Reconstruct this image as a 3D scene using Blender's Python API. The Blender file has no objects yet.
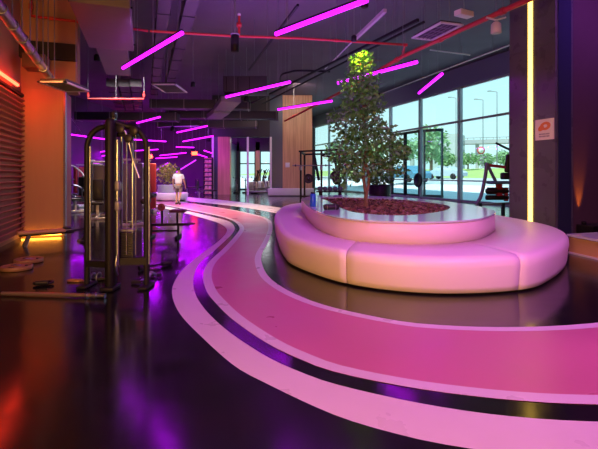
import bpy, bmesh, math, random
from mathutils import Vector, Matrix
random.seed(7)
D = bpy.data
C = bpy.context.scene.collection
PI = math.pi
R = math.radians

# ---------------------------------------------------------------- camera
CAM_H, FPX, HOR = 1.45, 440.0, 174.0
cam_d = D.cameras.new('camera'); cam = D.objects.new('camera', cam_d); C.objects.link(cam)
cam.location = (0, 0, CAM_H); cam.rotation_euler = (PI/2, 0, 0)
cam_d.sensor_width = 36.0; cam_d.lens = FPX/598*36.0
cam_d.shift_y = -(449/2-HOR)/598.0
cam_d.clip_end = 800
bpy.context.scene.camera = cam

# ---------------------------------------------------------------- world, sun, exposure
w = D.worlds.new('sky'); bpy.context.scene.world = w; w.use_nodes = True
nt = w.node_tree; bg = nt.nodes['Background']
tc = nt.nodes.new('ShaderNodeTexCoord'); sx = nt.nodes.new('ShaderNodeSeparateXYZ'); cr = nt.nodes.new('ShaderNodeValToRGB')
nt.links.new(tc.outputs['Generated'], sx.inputs[0]); nt.links.new(sx.outputs['Z'], cr.inputs[0]); nt.links.new(cr.outputs[0], bg.inputs[0])
cr.color_ramp.elements[0].color = (.66, .95, .95, 1); cr.color_ramp.elements[1].color = (.22, .62, .85, 1)
cr.color_ramp.elements[0].position = 0.02; cr.color_ramp.elements[1].position = .75
bg.inputs[1].default_value = 1.25
sun_d = D.lights.new('sun', 'SUN'); sun = D.objects.new('sun', sun_d); C.objects.link(sun)
sun_d.energy = 6; sun_d.color = (1, .97, .9); sun_d.angle = R(1)
sun.rotation_euler = (R(28), 0, R(-55)); sun.location = (-20, -10, 40)

def area_light(name, loc, target, size, energy, color, size_y=None, spread=180):
    l = D.lights.new(name, 'AREA'); o = D.objects.new(name, l); C.objects.link(o)
    l.energy = energy; l.color = color; l.size = size; l.spread = R(spread)
    if size_y: l.shape = 'RECTANGLE'; l.size_y = size_y
    o.location = loc
    o.rotation_euler = (Vector(target)-Vector(loc)).to_track_quat('-Z', 'Y').to_euler()
    return o
# added unseen area lights: warm one low behind the viewer, magenta one overhead
area_light('warm_bench_fill', (-1.5, -1.6, 1.9), (1.4, 7.0, 0.3), 1.2, 390, (1, .48, .10))
area_light('magenta_overhead_fill', (3.5, 1.5, 6.2), (2.2, 5.5, 0), 4.5, 215, (.92, .20, 1), None, 100)
area_light('amber_column_fill', (-4.5, 8.3, 3.36), (-5.95, 10.15, 1.2), .8, 15, (1, .40, .08), .25)  # added amber light without a fixture, washing the tan column
area_light('red_column_fill', (-5.75, 8.9, 3.3), (-6.3, 10.0, 3.1), .3, 5, (1, .02, .01), .2, 100)  # added red light without a fixture, strengthening the tube's glow on the column
area_light('oak_wall_fill', (-.4, 26.5, 6.6), (-.3, 31, 2.6), 1.5, 130, (1, .72, .62))  # unseen light added to brighten the oak panel
area_light('purple_ceiling_fill', (-.5, 12.0, 4.0), (-.5, 12.5, 7), 6.0, 200, (.52, .16, 1))  # added upward light that tints the ceiling purple, no fixture
area_light('cardio_room_fill', (-3.4, 36, 4.3), (-3.4, 36, 0), 2.5, 160, (.95, .95, 1))  # added to brighten the dark room behind the openings
area_light('gym_floor_fill', (-7.0, 17.5, 5.3), (-7.5, 19, 0), 2.5, 330, (1, .86, .9), None, 130)  # added so the weight machines stand out from the dark
area_light('violet_far_fill', (-9.5, 30, 5.4), (-9.5, 33, 0), 6.0, 1100, (.55, .05, 1))  # added violet wash over the far left zone

area_light('violet_wall_fill', (7.6, 7.8, 6.6), (7.3, 11, 4.6), .8, 42, (.5, .10, 1), None, 100)  # added violet wash on the upper plum wall, no fixture
vs = bpy.context.scene.view_settings
vs.view_transform = 'Standard'; vs.look = 'None'; vs.gamma = 1; vs.use_curve_mapping = False
vs.exposure = 0.0

# ---------------------------------------------------------------- helpers
def gp(px, py, z=0.0):
    d = (CAM_H-z)*FPX/(py-HOR)
    return Vector(((px-299)/FPX*d, d, z))
U = Vector((-.35, 1, 0)).normalized()      # the hall's long axis
V = Vector((1, .35, 0)).normalized()
UA = math.atan2(U.y, U.x)-PI/2             # z rotation that turns local +y into U

MATS = {}
def mat(name, col, rough=.5, metal=0, emit=None, es=0, noise=0, nscale=8, bump=0, bscale=60, coat=0, rnoise=0, spec=.5):
    if name in MATS: return MATS[name]
    m = D.materials.new(name); m.use_nodes = True; n = m.node_tree; b = n.nodes['Principled BSDF']
    b.inputs['Base Color'].default_value = (*col, 1); b.inputs['Roughness'].default_value = rough
    b.inputs['Metallic'].default_value = metal; b.inputs['Coat Weight'].default_value = coat
    b.inputs['Specular IOR Level'].default_value = spec
    if emit: b.inputs['Emission Color'].default_value = (*emit, 1); b.inputs['Emission Strength'].default_value = es
    t = n.nodes.new('ShaderNodeTexCoord')
    nz = n.nodes.new('ShaderNodeTexNoise'); nz.inputs['Scale'].default_value = nscale; nz.inputs['Detail'].default_value = 4
    n.links.new(t.outputs['Object'], nz.inputs['Vector'])
    if noise:
        mx = n.nodes.new('ShaderNodeMix'); mx.data_type = 'RGBA'
        mx.inputs['A'].default_value = (*[c*(1-noise) for c in col], 1); mx.inputs['B'].default_value = (*[min(1, c*(1+noise)) for c in col], 1)
        n.links.new(nz.outputs['Fac'], mx.inputs['Factor']); n.links.new(mx.outputs['Result'], b.inputs['Base Color'])
    if rnoise:
        mr = n.nodes.new('ShaderNodeMapRange'); mr.inputs['To Min'].default_value = rough-rnoise; mr.inputs['To Max'].default_value = rough+rnoise
        mr.inputs['From Min'].default_value = .3; mr.inputs['From Max'].default_value = .7
        n.links.new(nz.outputs['Fac'], mr.inputs['Value']); n.links.new(mr.outputs[0], b.inputs['Roughness'])
    if bump:
        n2 = n.nodes.new('ShaderNodeTexNoise'); n2.inputs['Scale'].default_value = bscale; n2.inputs['Detail'].default_value = 3
        n.links.new(t.outputs['Object'], n2.inputs['Vector'])
        bp = n.nodes.new('ShaderNodeBump'); bp.inputs['Strength'].default_value = bump; bp.inputs['Distance'].default_value = .01
        n.links.new(n2.outputs['Fac'], bp.inputs['Height']); n.links.new(bp.outputs[0], b.inputs['Normal'])
    MATS[name] = m
    return m

def wood_mat(name, c1, c2, rough=.45, scale=(14, 14, .6), plank=0):
    m = D.materials.new(name); m.use_nodes = True; n = m.node_tree; b = n.nodes['Principled BSDF']
    t = n.nodes.new('ShaderNodeTexCoord'); mp = n.nodes.new('ShaderNodeMapping'); mp.inputs['Scale'].default_value = scale
    nz = n.nodes.new('ShaderNodeTexNoise'); nz.inputs['Scale'].default_value = 1.4; nz.inputs['Detail'].default_value = 6
    cr = n.nodes.new('ShaderNodeValToRGB'); cr.color_ramp.elements[0].color = (*c1, 1); cr.color_ramp.elements[1].color = (*c2, 1)
    cr.color_ramp.elements[0].position = .35; cr.color_ramp.elements[1].position = .65
    n.links.new(t.outputs['Object'], mp.inputs[0]); n.links.new(mp.outputs[0], nz.inputs['Vector']); n.links.new(nz.outputs['Fac'], cr.inputs[0])
    n.links.new(cr.outputs[0], b.inputs['Base Color']); b.inputs['Roughness'].default_value = rough
    return m

def thin_glass(name, tint=(.9, 1, 1), gloss=.1):
    m = D.materials.new(name); m.use_nodes = True; n = m.node_tree; n.nodes.remove(n.nodes['Principled BSDF'])
    tr = n.nodes.new('ShaderNodeBsdfTransparent'); tr.inputs[0].default_value = (*tint, 1)
    gl = n.nodes.new('ShaderNodeBsdfGlossy'); gl.inputs['Roughness'].default_value = .02
    fr = n.nodes.new('ShaderNodeLayerWeight'); fr.inputs[0].default_value = .5
    pw = n.nodes.new('ShaderNodeMath'); pw.operation = 'POWER'; pw.inputs[1].default_value = 4
    ml = n.nodes.new('ShaderNodeMath'); ml.operation = 'MULTIPLY_ADD'; ml.inputs[1].default_value = .5; ml.inputs[2].default_value = .03
    n.links.new(fr.outputs['Facing'], pw.inputs[0]); n.links.new(pw.outputs[0], ml.inputs[0])
    mx = n.nodes.new('ShaderNodeMixShader'); n.links.new(ml.outputs[0], mx.inputs[0]); n.links.new(tr.outputs[0], mx.inputs[1]); n.links.new(gl.outputs[0], mx.inputs[2])
    n.links.new(mx.outputs[0], n.nodes['Material Output'].inputs[0])
    return m

class MB:
    def __init__(s): s.v = []; s.f = []; s.sm = []; s.mi = []; s.cur = 0
    def add(s, vs, fs, smooth=False):
        k = len(s.v); s.v += [tuple(v) for v in vs]
        for f in fs: s.f.append([i+k for i in f]); s.sm.append(smooth); s.mi.append(s.cur)
        return s
    def box(s, c, size, rz=0, M=None):
        x, y, z = [a/2 for a in size]
        vs = [Vector(p) for p in ((-x,-y,-z),(x,-y,-z),(x,y,-z),(-x,y,-z),(-x,-y,z),(x,-y,z),(x,y,z),(-x,y,z))]
        m = M if M is not None else Matrix.Rotation(rz, 3, 'Z')
        return s.add([m @ v+Vector(c) for v in vs], [(0,3,2,1),(4,5,6,7),(0,1,5,4),(1,2,6,5),(2,3,7,6),(3,0,4,7)])
    def rbox(s, c, size, r=.02, rz=0, M=None, seg=3):
        # box with rounded vertical and horizontal edges (superellipsoid-like stack of rounded rectangles)
        x, y, z = [a/2 for a in size]; r = min(r, x*.98, y*.98, z*.98)
        m = M if M is not None else Matrix.Rotation(rz, 3, 'Z')
        prof = [(r*(1-math.cos(a)), -z+r-r*math.sin(a)) for a in [PI/2*(1-i/seg) for i in range(seg+1)]]
        prof = [(r-r*math.cos(PI/2*(1-i/seg)), -z+r-r*math.sin(PI/2*(1-i/seg))) for i in range(seg+1)]
        prof += [(a, -b) for a, b in reversed(prof)]
        rings = []
        for ins, zz in prof:
            rr = max(r-ins, .0004); pts = []
            for q, (sx_, sy_) in enumerate(((1,1),(-1,1),(-1,-1),(1,-1))):
                for i in range(seg+1):
                    a = PI/2*q+PI/2*i/seg
                    pts.append(Vector((sx_*(x-r)+rr*math.cos(a), sy_*(y-r)+rr*math.sin(a), zz)))
            rings.append(pts)
        n = len(rings[0]); vs = [m @ p+Vector(c) for rg in rings for p in rg]
        fs = [(i*n+j, i*n+(j+1) % n, (i+1)*n+(j+1) % n, (i+1)*n+j) for i in range(len(rings)-1) for j in range(n)]
        fs += [tuple(range(n-1, -1, -1)), tuple((len(rings)-1)*n+j for j in range(n))]
        return s.add(vs, fs, True)
    def bar(s, p, q, wd, ht=None, up=(0,0,1)):
        p, q = Vector(p), Vector(q); ht = ht or wd; d = (q-p); L = d.length; d = d.normalized(); up = Vector(up)
        if abs(d.dot(up)) > .98: up = Vector((0,1,0))
        a = d.cross(up).normalized(); b = a.cross(d)
        return s.box((p+q)/2, (wd, L, ht), M=Matrix((a, d, b)).transposed())
    def tube(s, pts, r, seg=8, cap=True, closed=False):
        pts = [Vector(p) for p in pts]; n = len(pts); rs = r if isinstance(r, (list, tuple)) else [r]*n
        d0 = (pts[1]-pts[0]).normalized(); up = Vector((0,0,1)) if abs(d0.z) < .9 else Vector((0,1,0))
        a = d0.cross(up).normalized(); vs = []
        for i in range(n):
            t = (pts[(i+1) % n if closed else min(i+1, n-1)]-pts[(i-1) if closed else max(i-1, 0)])
            t = t.normalized() if t.length > 1e-9 else d0
            a = (a-t*a.dot(t)).normalized(); b = t.cross(a)
            vs += [pts[i]+(a*math.cos(2*PI*k/seg)+b*math.sin(2*PI*k/seg))*rs[i] for k in range(seg)]
        m = n if closed else n-1
        fs = [(i*seg+k, i*seg+(k+1) % seg, ((i+1) % n)*seg+(k+1) % seg, ((i+1) % n)*seg+k) for i in range(m) for k in range(seg)]
        s.add(vs, fs, True)
        if cap and not closed: s.add(vs[:seg], [tuple(range(seg-1, -1, -1))]); s.add(vs[-seg:], [tuple(range(seg))])
        return s
    def lathe(s, prof, c=(0,0,0), seg=24, M=None, smooth=True):
        m = M if M is not None else Matrix.Identity(3); vs = []; n = len(prof)
        for r, z in prof: vs += [m @ Vector((r*math.cos(2*PI*k/seg), r*math.sin(2*PI*k/seg), z))+Vector(c) for k in range(seg)]
        fs = [(i*seg+k, i*seg+(k+1) % seg, (i+1)*seg+(k+1) % seg, (i+1)*seg+k) for i in range(n-1) for k in range(seg)]
        s.add(vs, fs, smooth)
        if prof[0][0] > 1e-5: s.add(vs[:seg], [tuple(range(seg-1, -1, -1))])
        if prof[-1][0] > 1e-5: s.add(vs[-seg:], [tuple(range(seg))])
        return s
    def cyl(s, p, q, r, seg=16): return s.tube([p, q], r, seg)
    def prism(s, poly, z0, z1):
        n = len(poly); vs = [(x, y, z0) for x, y in poly]+[(x, y, z1) for x, y in poly]
        return s.add(vs, [tuple(range(n-1, -1, -1)), tuple(range(n, 2*n))]+[(i, (i+1) % n, n+(i+1) % n, n+i) for i in range(n)])
    def ball(s, c, r, seg=12, rings=8, sc=(1,1,1)):
        vs = []; fs = []
        for i in range(rings+1):
            a = PI*i/rings
            vs += [(c[0]+r*sc[0]*math.sin(a)*math.cos(2*PI*k/seg), c[1]+r*sc[1]*math.sin(a)*math.sin(2*PI*k/seg), c[2]-r*sc[2]*math.cos(a)) for k in range(seg)]
        fs = [(i*seg+k, i*seg+(k+1) % seg, (i+1)*seg+(k+1) % seg, (i+1)*seg+k) for i in range(rings) for k in range(seg)]
        return s.add(vs, fs, True)
    def build(s, name, mats, parent=None, loc=(0,0,0), rz=0, label=None):
        me = D.meshes.new(name); me.from_pydata(s.v, [], s.f)
        for m in (mats if isinstance(mats, (list, tuple)) else [mats]): me.materials.append(m)
        me.polygons.foreach_set('use_smooth', s.sm); me.polygons.foreach_set('material_index', s.mi); me.update()
        bm = bmesh.new(); bm.from_mesh(me); bmesh.ops.recalc_face_normals(bm, faces=bm.faces); bm.to_mesh(me); bm.free()
        o = D.objects.new(name, me); C.objects.link(o); o.location = loc; o.rotation_euler = (0, 0, rz)
        if parent: o.parent = parent
        if label: o['label'] = label
        return o

def tag(o, label, cat, group=None, kind=None):
    o['label'] = label; o['category'] = cat
    if group: o['group'] = group
    if kind: o['kind'] = kind
    return o
def thing(name, loc, rz, label, cat, group=None):
    o = D.objects.new(name, None); C.objects.link(o); o.location = loc; o.rotation_euler = (0, 0, rz); o.empty_display_size = .2
    return tag(o, label, cat, group)
def struct(o, label=None):
    o['kind'] = 'structure'
    if label: o['label'] = label
    return o
def dup(root, loc, rz, label, sc=None, src_children=None):
    r = root.copy(); C.objects.link(r); r.location = loc; r.rotation_euler = (0, 0, rz); r['label'] = label
    if sc: r.scale = (sc, sc, sc)
    def rec(a, b):
        for ch in list(a.children):
            c = ch.copy(); C.objects.link(c); c.parent = b; rec(ch, c)
    rec(root, r)
    return r
def catmull(pts, n=10, closed=False):
    P = [Vector(p) for p in pts]; out = []; N = len(P)
    for i in range(N if closed else N-1):
        p0 = P[(i-1) % N] if closed or i > 0 else P[0]*2-P[1]
        p1, p2 = P[i], P[(i+1) % N]
        p3 = P[(i+2) % N] if closed or i+2 < N else P[-1]*2-P[-2]
        for k in range(n):
            t = k/n
            out.append(.5*((2*p1)+(p2-p0)*t+(2*p0-5*p1+4*p2-p3)*t*t+(3*p1-p0-3*p2+p3)*t**3))
    if not closed: out.append(P[-1])
    return out
def resample(pts, n):
    L = [0]
    for a, b in zip(pts, pts[1:]): L.append(L[-1]+(b-a).length)
    out = []; j = 0
    for i in range(n):
        s = L[-1]*i/(n-1)
        while j < len(L)-2 and L[j+1] < s: j += 1
        t = (s-L[j])/max(L[j+1]-L[j], 1e-9); out.append(pts[j].lerp(pts[j+1], t))
    return out

# ---------------------------------------------------------------- materials
M_floor = mat('dark_epoxy', (.006, .005, .006), .155, rnoise=.04, nscale=2.5, bump=.045, bscale=7, spec=.7)
M_track = mat('mauve_track_epoxy', (.52, .15, .27), .34, noise=.14, nscale=1.3, rnoise=.08, bump=.05, bscale=20)
M_strip = mat('pale_strip_epoxy', (.66, .56, .66), .33, noise=.05, nscale=3, rnoise=.08, bump=.05, bscale=20)
M_black = mat('black_steel', (.009, .008, .010), .5, spec=.3)
M_pad = mat('black_vinyl', (.018, .016, .018), .45)
M_chrome = mat('chrome', (.42, .47, .60), .30, metal=1)
M_silver = mat('silver_frame', (.45, .45, .48), .4, metal=.3)
M_grey = mat('grey_steel', (.25, .26, .28), .4, metal=.5)
M_ceil = mat('charcoal_ceiling', (.15, .12, .165), .8, noise=.2, nscale=.8)
M_dark = mat('dark_wall_paint', (.025, .022, .030), .6, noise=.15, nscale=1.5)
M_duct = mat('charcoal_duct', (.050, .045, .055), .5, noise=.15, nscale=2)
M_greyduct = mat('grey_duct_sheet', (.22, .19, .22), .5, noise=.1, nscale=2)
M_fcu = mat('sheet_metal_unit', (.20, .165, .16), .45, noise=.1, nscale=3)
M_red = mat('red_pipe_paint', (.55, .035, .035), .4)
M_white = mat('white_paint', (.75, .74, .74), .45)
M_leather = mat('pale_pink_leather', (.86, .76, .78), .42, noise=.03, nscale=2, bump=.03, bscale=120)
M_rim = mat('white_solid_surface', (.60, .67, .72), .12)
M_tube = mat('magenta_led_tube', (.02, 0, .02), .4, emit=(.40, .005, .62), es=6)
M_redtube = mat('red_led_tube', (.02, 0, 0), .4, emit=(1, .03, .012), es=20)
M_led = mat('warm_led_strip', (.05, .04, .02), .4, emit=(1, .62, .09), es=6)
M_lamp = mat('warm_lamp_face', (.05, .04, .02), .4, emit=(1, .55, .14), es=22)
M_orange = wood_mat('tan_laminate', (.42, .22, .10), (.47, .26, .12), .5, (3, 3, .3))
M_wood = wood_mat('oak_panel', (.50, .27, .14), (.68, .40, .22), .45, (9, 9, .35))
M_frame = mat('teal_window_frame', (.02, .05, .06), .35, metal=.3)
M_palef = mat('pale_mullion', (.42, .56, .62), .4)
M_glass = thin_glass('window_glass', (.93, 1, 1))
M_tile = mat('grey_stone_tile', (.115, .115, .118), .3, noise=.12, nscale=3, rnoise=.06)
M_leaf = mat('ficus_leaf', (.095, .31, .09), .38, noise=.4, nscale=5)
M_bark = mat('ficus_bark', (.22, .14, .09), .8, noise=.3, nscale=20, bump=.4, bscale=60)
M_chips = mat('bark_chips', (.17, .085, .055), .8, noise=.5, nscale=12)

# ---------------------------------------------------------------- setting
PLAN = [(-1.46,-4), (15,-4), (9.5,11.7), (11.6,14), (1.4,43.1), (-16,43.1), (-16,12.2), (-6.45,10.25)]
fl = MB(); fl.prism(PLAN, -.12, 0)
NS = 260
def strip(mb, a, b, z, mi, n=NS):
    A = resample(catmull([gp(*p) for p in a], 8), n); B = resample(catmull([gp(*p) for p in b], 8), n)
    mb.cur = mi
    vs = [(p.x, p.y, z) for p in A]+[(p.x, p.y, z) for p in B]
    mb.add(vs, [(i, i+1, n+i+1, n+i) for i in range(n-1)]); mb.cur = 0
    return A, B
outA = [(90,199.2),(130,203),(160,207.5),(187,213.8),(212.6,221),(223,225.5),(227,231),(220,240),(200,255),(182.5,270),(174,283),(172,293),(175,305),(183,318),(200,335.5),(233,365),(267,384),(334,415),(400,435),(458,447),(540,458),(640,466),(760,470),(1000,474),(1600,470)]
inA = [(90,198.2),(130,201.6),(160,205.6),(187,211),(215,217.5),(229,221.5),(234.5,227),(232,234),(215,250),(200,263),(193.5,278),(195,293),(203,307),(215,320),(233,335),(267,357),(300,372),(334,384),(400,399.5),(465,411),(532,418.5),(598,422),(700,424),(800,424),(1100,424),(1600,420)]
trL = [(90,197.6),(130,200.8),(160,204.4),(187,209.5),(215,215.3),(232,220.5),(239.5,227.6),(235,236),(223,249),(209,262),(203,275),(206,290),(215,302.5),(233,320),(267,343.5),(300,359.5),(334,372),(400,386),(465,395.5),(532,402),(598,405),(700,406),(800,404),(1000,397),(1300,382),(1900,362)]
trR = [(90,193.5),(130,195.8),(160,199),(195,204),(227,209),(250,213.5),(268,219),(272.5,227),(269,240),(262,254),(262,264),(268,276),(280,286),(300,296.5),(334,308),(400,321.5),(450,326),(498,327.5),(550,326.5),(598,323),(680,315),(800,307),(1000,301),(1500,300)]
strip(fl, outA, inA, .002, 1)
A, B = strip(fl, trL, trR, .002, 2)
def edge_line(mb, E, O, wd, z):
    vs = []
    for i in range(len(E)):
        t = (E[min(i+1, len(E)-1)]-E[max(i-1, 0)]).normalized(); nrm = Vector((-t.y, t.x, 0))
        if nrm.dot(O[i]-E[i]) < 0: nrm = -nrm
        q = E[i]+nrm*wd
        vs += [(E[i].x, E[i].y, z), (q.x, q.y, z)]
    mb.cur = 1; mb.add(vs, [(2*i, 2*i+1, 2*i+3, 2*i+2) for i in range(len(E)-1)]); mb.cur = 0
edge_line(fl, A, B, .12, .004); edge_line(fl, B, A, .11, .004)
strip(fl, [(165,195),(192,197.5),(215,199.5),(240,202),(262,205),(290,209)], [(165,198.3),(195,202),(215,204),(240,207),(262,210.5),(285,215)], .002, 1)
floor = struct(fl.build('floor', [M_floor, M_strip, M_track]), 'glossy black floor with curving pale and mauve track bands')

CZ = 7.0
struct(MB().prism(PLAN, CZ, CZ+.3).build('ceiling', M_ceil), 'dark exposed ceiling slab')
def wall(name, a, b, z0=0, z1=CZ, th=.2, m=None, side=1):
    a, b = Vector((*a, 0)), Vector((*b, 0)); d = (b-a).normalized(); n = Vector((-d.y, d.x, 0))*side
    return struct(MB().prism([tuple(p.xy) for p in (a, b, b+n*th, a+n*th)], z0, z1).build(name, m or M_dark))
wall('wall_rear', (-1.46,-4), (15,-4), side=-1)
wall('wall_right', (15,-4), (9.5,11.7), side=-1)
wall('wall_right_corner', (9.5,11.7), (11.6,14), side=-1)
M_far = mat('far_wall_paint', (.075,.065,.085), .6, noise=.2, nscale=1)
wall('wall_left_far', (-16,43.1), (-16,12.2), side=-1, m=M_far)
wall('wall_left_return', (-16,12.2), (-6.45,10.25), side=-1)
wall('wall_back_left', (-16,43.1), (-5.9,43.1), m=M_far)
wall('wall_back', (-1.15,43.1), (1.6,43.1))

# window wall -----------------------------------------------------
def wp(y): return Vector((16.5-.35*y, y, 0))
ys = [14.0+.0, 16.4, 19.7, 23.0, 26.3, 29.5, 32.8, 36.1, 39.4, 42.7]
win_n = 0
WT = 6.0
struct(MB().bar(wp(14)+Vector((0,0,(CZ+WT)/2)), wp(43.1)+Vector((0,0,(CZ+WT)/2)), .25, CZ-WT).build('wall_window_header', mat('navy_header', (.20, .24, .42), .5)))
NW = V  # outward
for i, (a, b) in enumerate(zip(ys, ys[1:])):
    win_n += 1
    p, q = wp(a), wp(b); e = (q-p).normalized()
    r = thing('window_%d' % win_n, (p+q)/2, 0, 'x', 'x'); del r['category']; del r['label']; r['kind'] = 'structure'
    o = (p+q)/2
    m = MB(); L = (q-p).length
    door = (i == 5 or i == 4)
    m.bar(p-o, p-o+Vector((0,0,WT)), .16, .2)
    m.bar(p+e*.2-o, p+e*.2-o+Vector((0,0,WT)), .06, .08)
    rails = [.06, 4.2, WT-.05] + ([] if door else [1.1])
    for z in rails:
        m.bar(p-o+Vector((0,0,z)), q-o+Vector((0,0,z)), .12, .11 if z != 1.1 else .06)
    m.build('window_frame', M_palef, r)
    g = MB()
    z0 = 4.2 if i in (4, 5) else .06
    g.bar(p-o+Vector((0,0,(z0+WT)/2)), q-o+Vector((0,0,(z0+WT)/2)), .02, WT-z0)
    if i == 4:
        pp = q-e*1.85
        g.bar(p-o+Vector((0,0,2.1)), pp-o+Vector((0,0,2.1)), .02, 4.1)
    g.build('glass_pane', M_glass, r)
# doors in the bay between 26.3 and 29.5
def door_leaf(name, p, q, h, handle=True):
    r = thing(name, p, 0, 'x', 'x'); del r['category']; del r['label']; r['kind'] = 'structure'
    e = (q-p).normalized(); L = (q-p).length; n = Vector((e.y, -e.x, 0)); m = MB()
    Z = lambda z: Vector((0, 0, z))
    m.bar(e*.08+Z(.03), e*.08+Z(h), .1, .17); m.bar(e*(L-.08)+Z(.03), e*(L-.08)+Z(h), .1, .17)
    m.bar(Z(.12), e*L+Z(.12), .09, .2); m.bar(Z(h-.07), e*L+Z(h-.07), .09, .16)
    m.build('door_frame', M_frame, r)
    g = MB(); g.bar(e*.1+Z(h/2), e*(L-.1)+Z(h/2), .015, h-.3); g.build('door_glass', M_glass, r)
    k = MB(); k.bar(e*.1+Z(1.1)+n*.09, e*(L-.1)+Z(1.1)+n*.09, .05, .06)
    for t in (.2, L-.2): k.bar(e*t+Z(1.1)+n*.09, e*t+Z(1.1), .03, .03)
    kb = k.build('push_bar', M_grey, r)
    if handle:
        hb = MB(); c = e*(L-.02)+Z(1.08)
        Mx = Matrix((e, Vector((0,0,1)), n)).transposed()
        hb.lathe([(0,.08),(.38,.08),(.43,.10),(.43,.14),(.38,.16),(.30,.16),(.28,.13),(0,.13)], c, 28, Mx); hb.build('round_handle_plate', M_frame, kb)
    return r
p, q = wp(29.5), wp(26.3)
mid = (p+q)/2
door_leaf('door_1', p+(q-p).normalized()*.12, mid, 4.1, False)
door_leaf('door_2', mid, q-(q-p).normalized()*.12, 4.1, True)
hinge = wp(26.25); door_leaf('door_3', Vector((8.42, 25.65, 0)), hinge+V*.1, 4.1, False)

# wall at the far side of the hall: oak panels, openings to the cardio room
YB = 31.0
wall('wall_oak_panel', (-1.15,YB), (.93,YB), 0, CZ, 12.0, M_wood)
wall('wall_oak_pier', (-5.72,YB), (-4.86,YB), 0, 4.07, .6, M_wood)
wall('wall_dark_pier', (-2.06,YB), (-1.15,YB), 0, CZ, .8, mat('slate_blue_panel', (.06, .085, .13), .3))
wall('wall_dark_end', (-6.12,YB), (-5.72,YB), 0, 4.07, 12.1, mat('slate_blue_panel', (.06, .085, .13), .3))
wall('wall_bulkhead', (-6.12,YB), (-2.06,YB), 4.07, CZ, .8, M_dark)
for i, x in enumerate((-6.06, -3.6, -1.98)):
    struct(MB().box((0,0,2.03), (.14,.1,4.06)).build('trim_%d' % (i+1), M_white, None, (x, YB-.06, 0)))
# back wall of cardio room with windows
yb = 40.5
wall('wall_cardio_left', (-5.72,yb), (-5.5,yb), 0, 4.4)
wall('wall_cardio_mid', (-4.0,yb), (-3.6,yb), 0, 4.4, .3, M_wood)
wall('wall_cardio_header', (-5.72,yb), (-1.15,yb), 3.6, CZ, .25)
for x0, x1 in ((-5.5,-4.0), (-3.6,-1.15)):
    win_n += 1
    r = thing('window_%d' % win_n, ((x0+x1)/2, yb, 0), 0, 'x', 'x'); del r['category']; del r['label']; r['kind'] = 'structure'
    m = MB(); hw = (x1-x0)/2
    for x in (-hw+.05, 0, hw-.05): m.box((x,0,1.8), (.1,.1,3.6))
    for z in (.05, 2.4, 3.55): m.box((0,0,z), (2*hw,.1,.1))
    m.build('window_frame', M_frame, r)
    MB().box((0,0,1.8), (2*hw-.1,.015,3.5)).build('glass_pane', M_glass, r)

# left louvre wall and tan column, soffit
lw0, lw1 = Vector((-6.45,10.25,0)), Vector((-1.46,-4,0))
struct(MB().prism([(-6.45,10.25),(-1.46,-4),(-1.76,-4.1),(-6.75,10.15)], 0, CZ).build('wall_left', mat('brown_plaster', (.42, .24, .12), .7, noise=.15, nscale=2)), 'left wall')
e = (lw1-lw0).normalized(); n = Vector((-e.y, e.x, 0))
r = thing('louvre_screen', lw0+e*2.2+n*.02, 0, 'horizontal slatted louvre screen glowing red at the left edge', 'louvre screen')
m = MB()
for k in range(27):
    z = .12+k*.115
    Mx = Matrix((e, n, Vector((0,0,1)))).transposed() @ Matrix.Rotation(R(28), 3, 'X')
    m.box(n*.05+Vector((0,0,z)), (4.2,.09,.018), M=Mx)
m.build('slat', mat('red_brown_slat', (.45, .16, .10), .45), r)
f = MB()
for t in (-2.1, 0, 2.1): f.bar(e*t+n*.03, e*t+n*.03+Vector((0,0,3.25)), .06, .05)
f.bar(e*-2.1+n*.04+Vector((0,0,3.24)), e*2.1+n*.04+Vector((0,0,3.24)), .06, .06)
f.build('louvre_frame', M_black, r)
colp = [(-6.35,10.05),(-5.52,10.35),(-5.85,11.3),(-6.75,11.0)]
struct(MB().prism(colp, 0, 3.41).build('wall_column_left', M_orange), 'tan column')
struct(MB().bar(Vector((-5.5,10.34,0)), Vector((-5.5,10.34,3.42)), .05, .06).build('trim_4', mat('corner_trim_grey', (.35,.36,.40), .3, metal=.6)))
struct(MB().prism([(-6.42,10.12),(-5.3,10.52),(-5.5,11.06),(-6.7,10.7)], 3.42, CZ).build('wall_bulkhead_left', mat('brown_plaster', (.42, .24, .12), .7, noise=.15, nscale=2)))
struct(MB().prism([(-6.42,9.95),(-5.24,10.36),(-5.3,10.50),(-6.42,10.11)], 4.12, 4.50).build('beam', mat('dark_beam', (.02,.015,.015), .7)))
bs = Vector((-6.32,10.03,0)); be = Vector((-5.56,10.30,0)); bn = Vector((.34,-.94,0))
r = tag(MB().bar(bs+bn*.03-bs, be+bn*.03-bs, .03, .03).build('light_strip', mat('amber_strip', (.05,.03,.01), .4, emit=(1,.40,.04), es=14), None, bs+Vector((0,0,.05))), 'amber light strip along the foot of the tan column', 'light strip')
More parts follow.
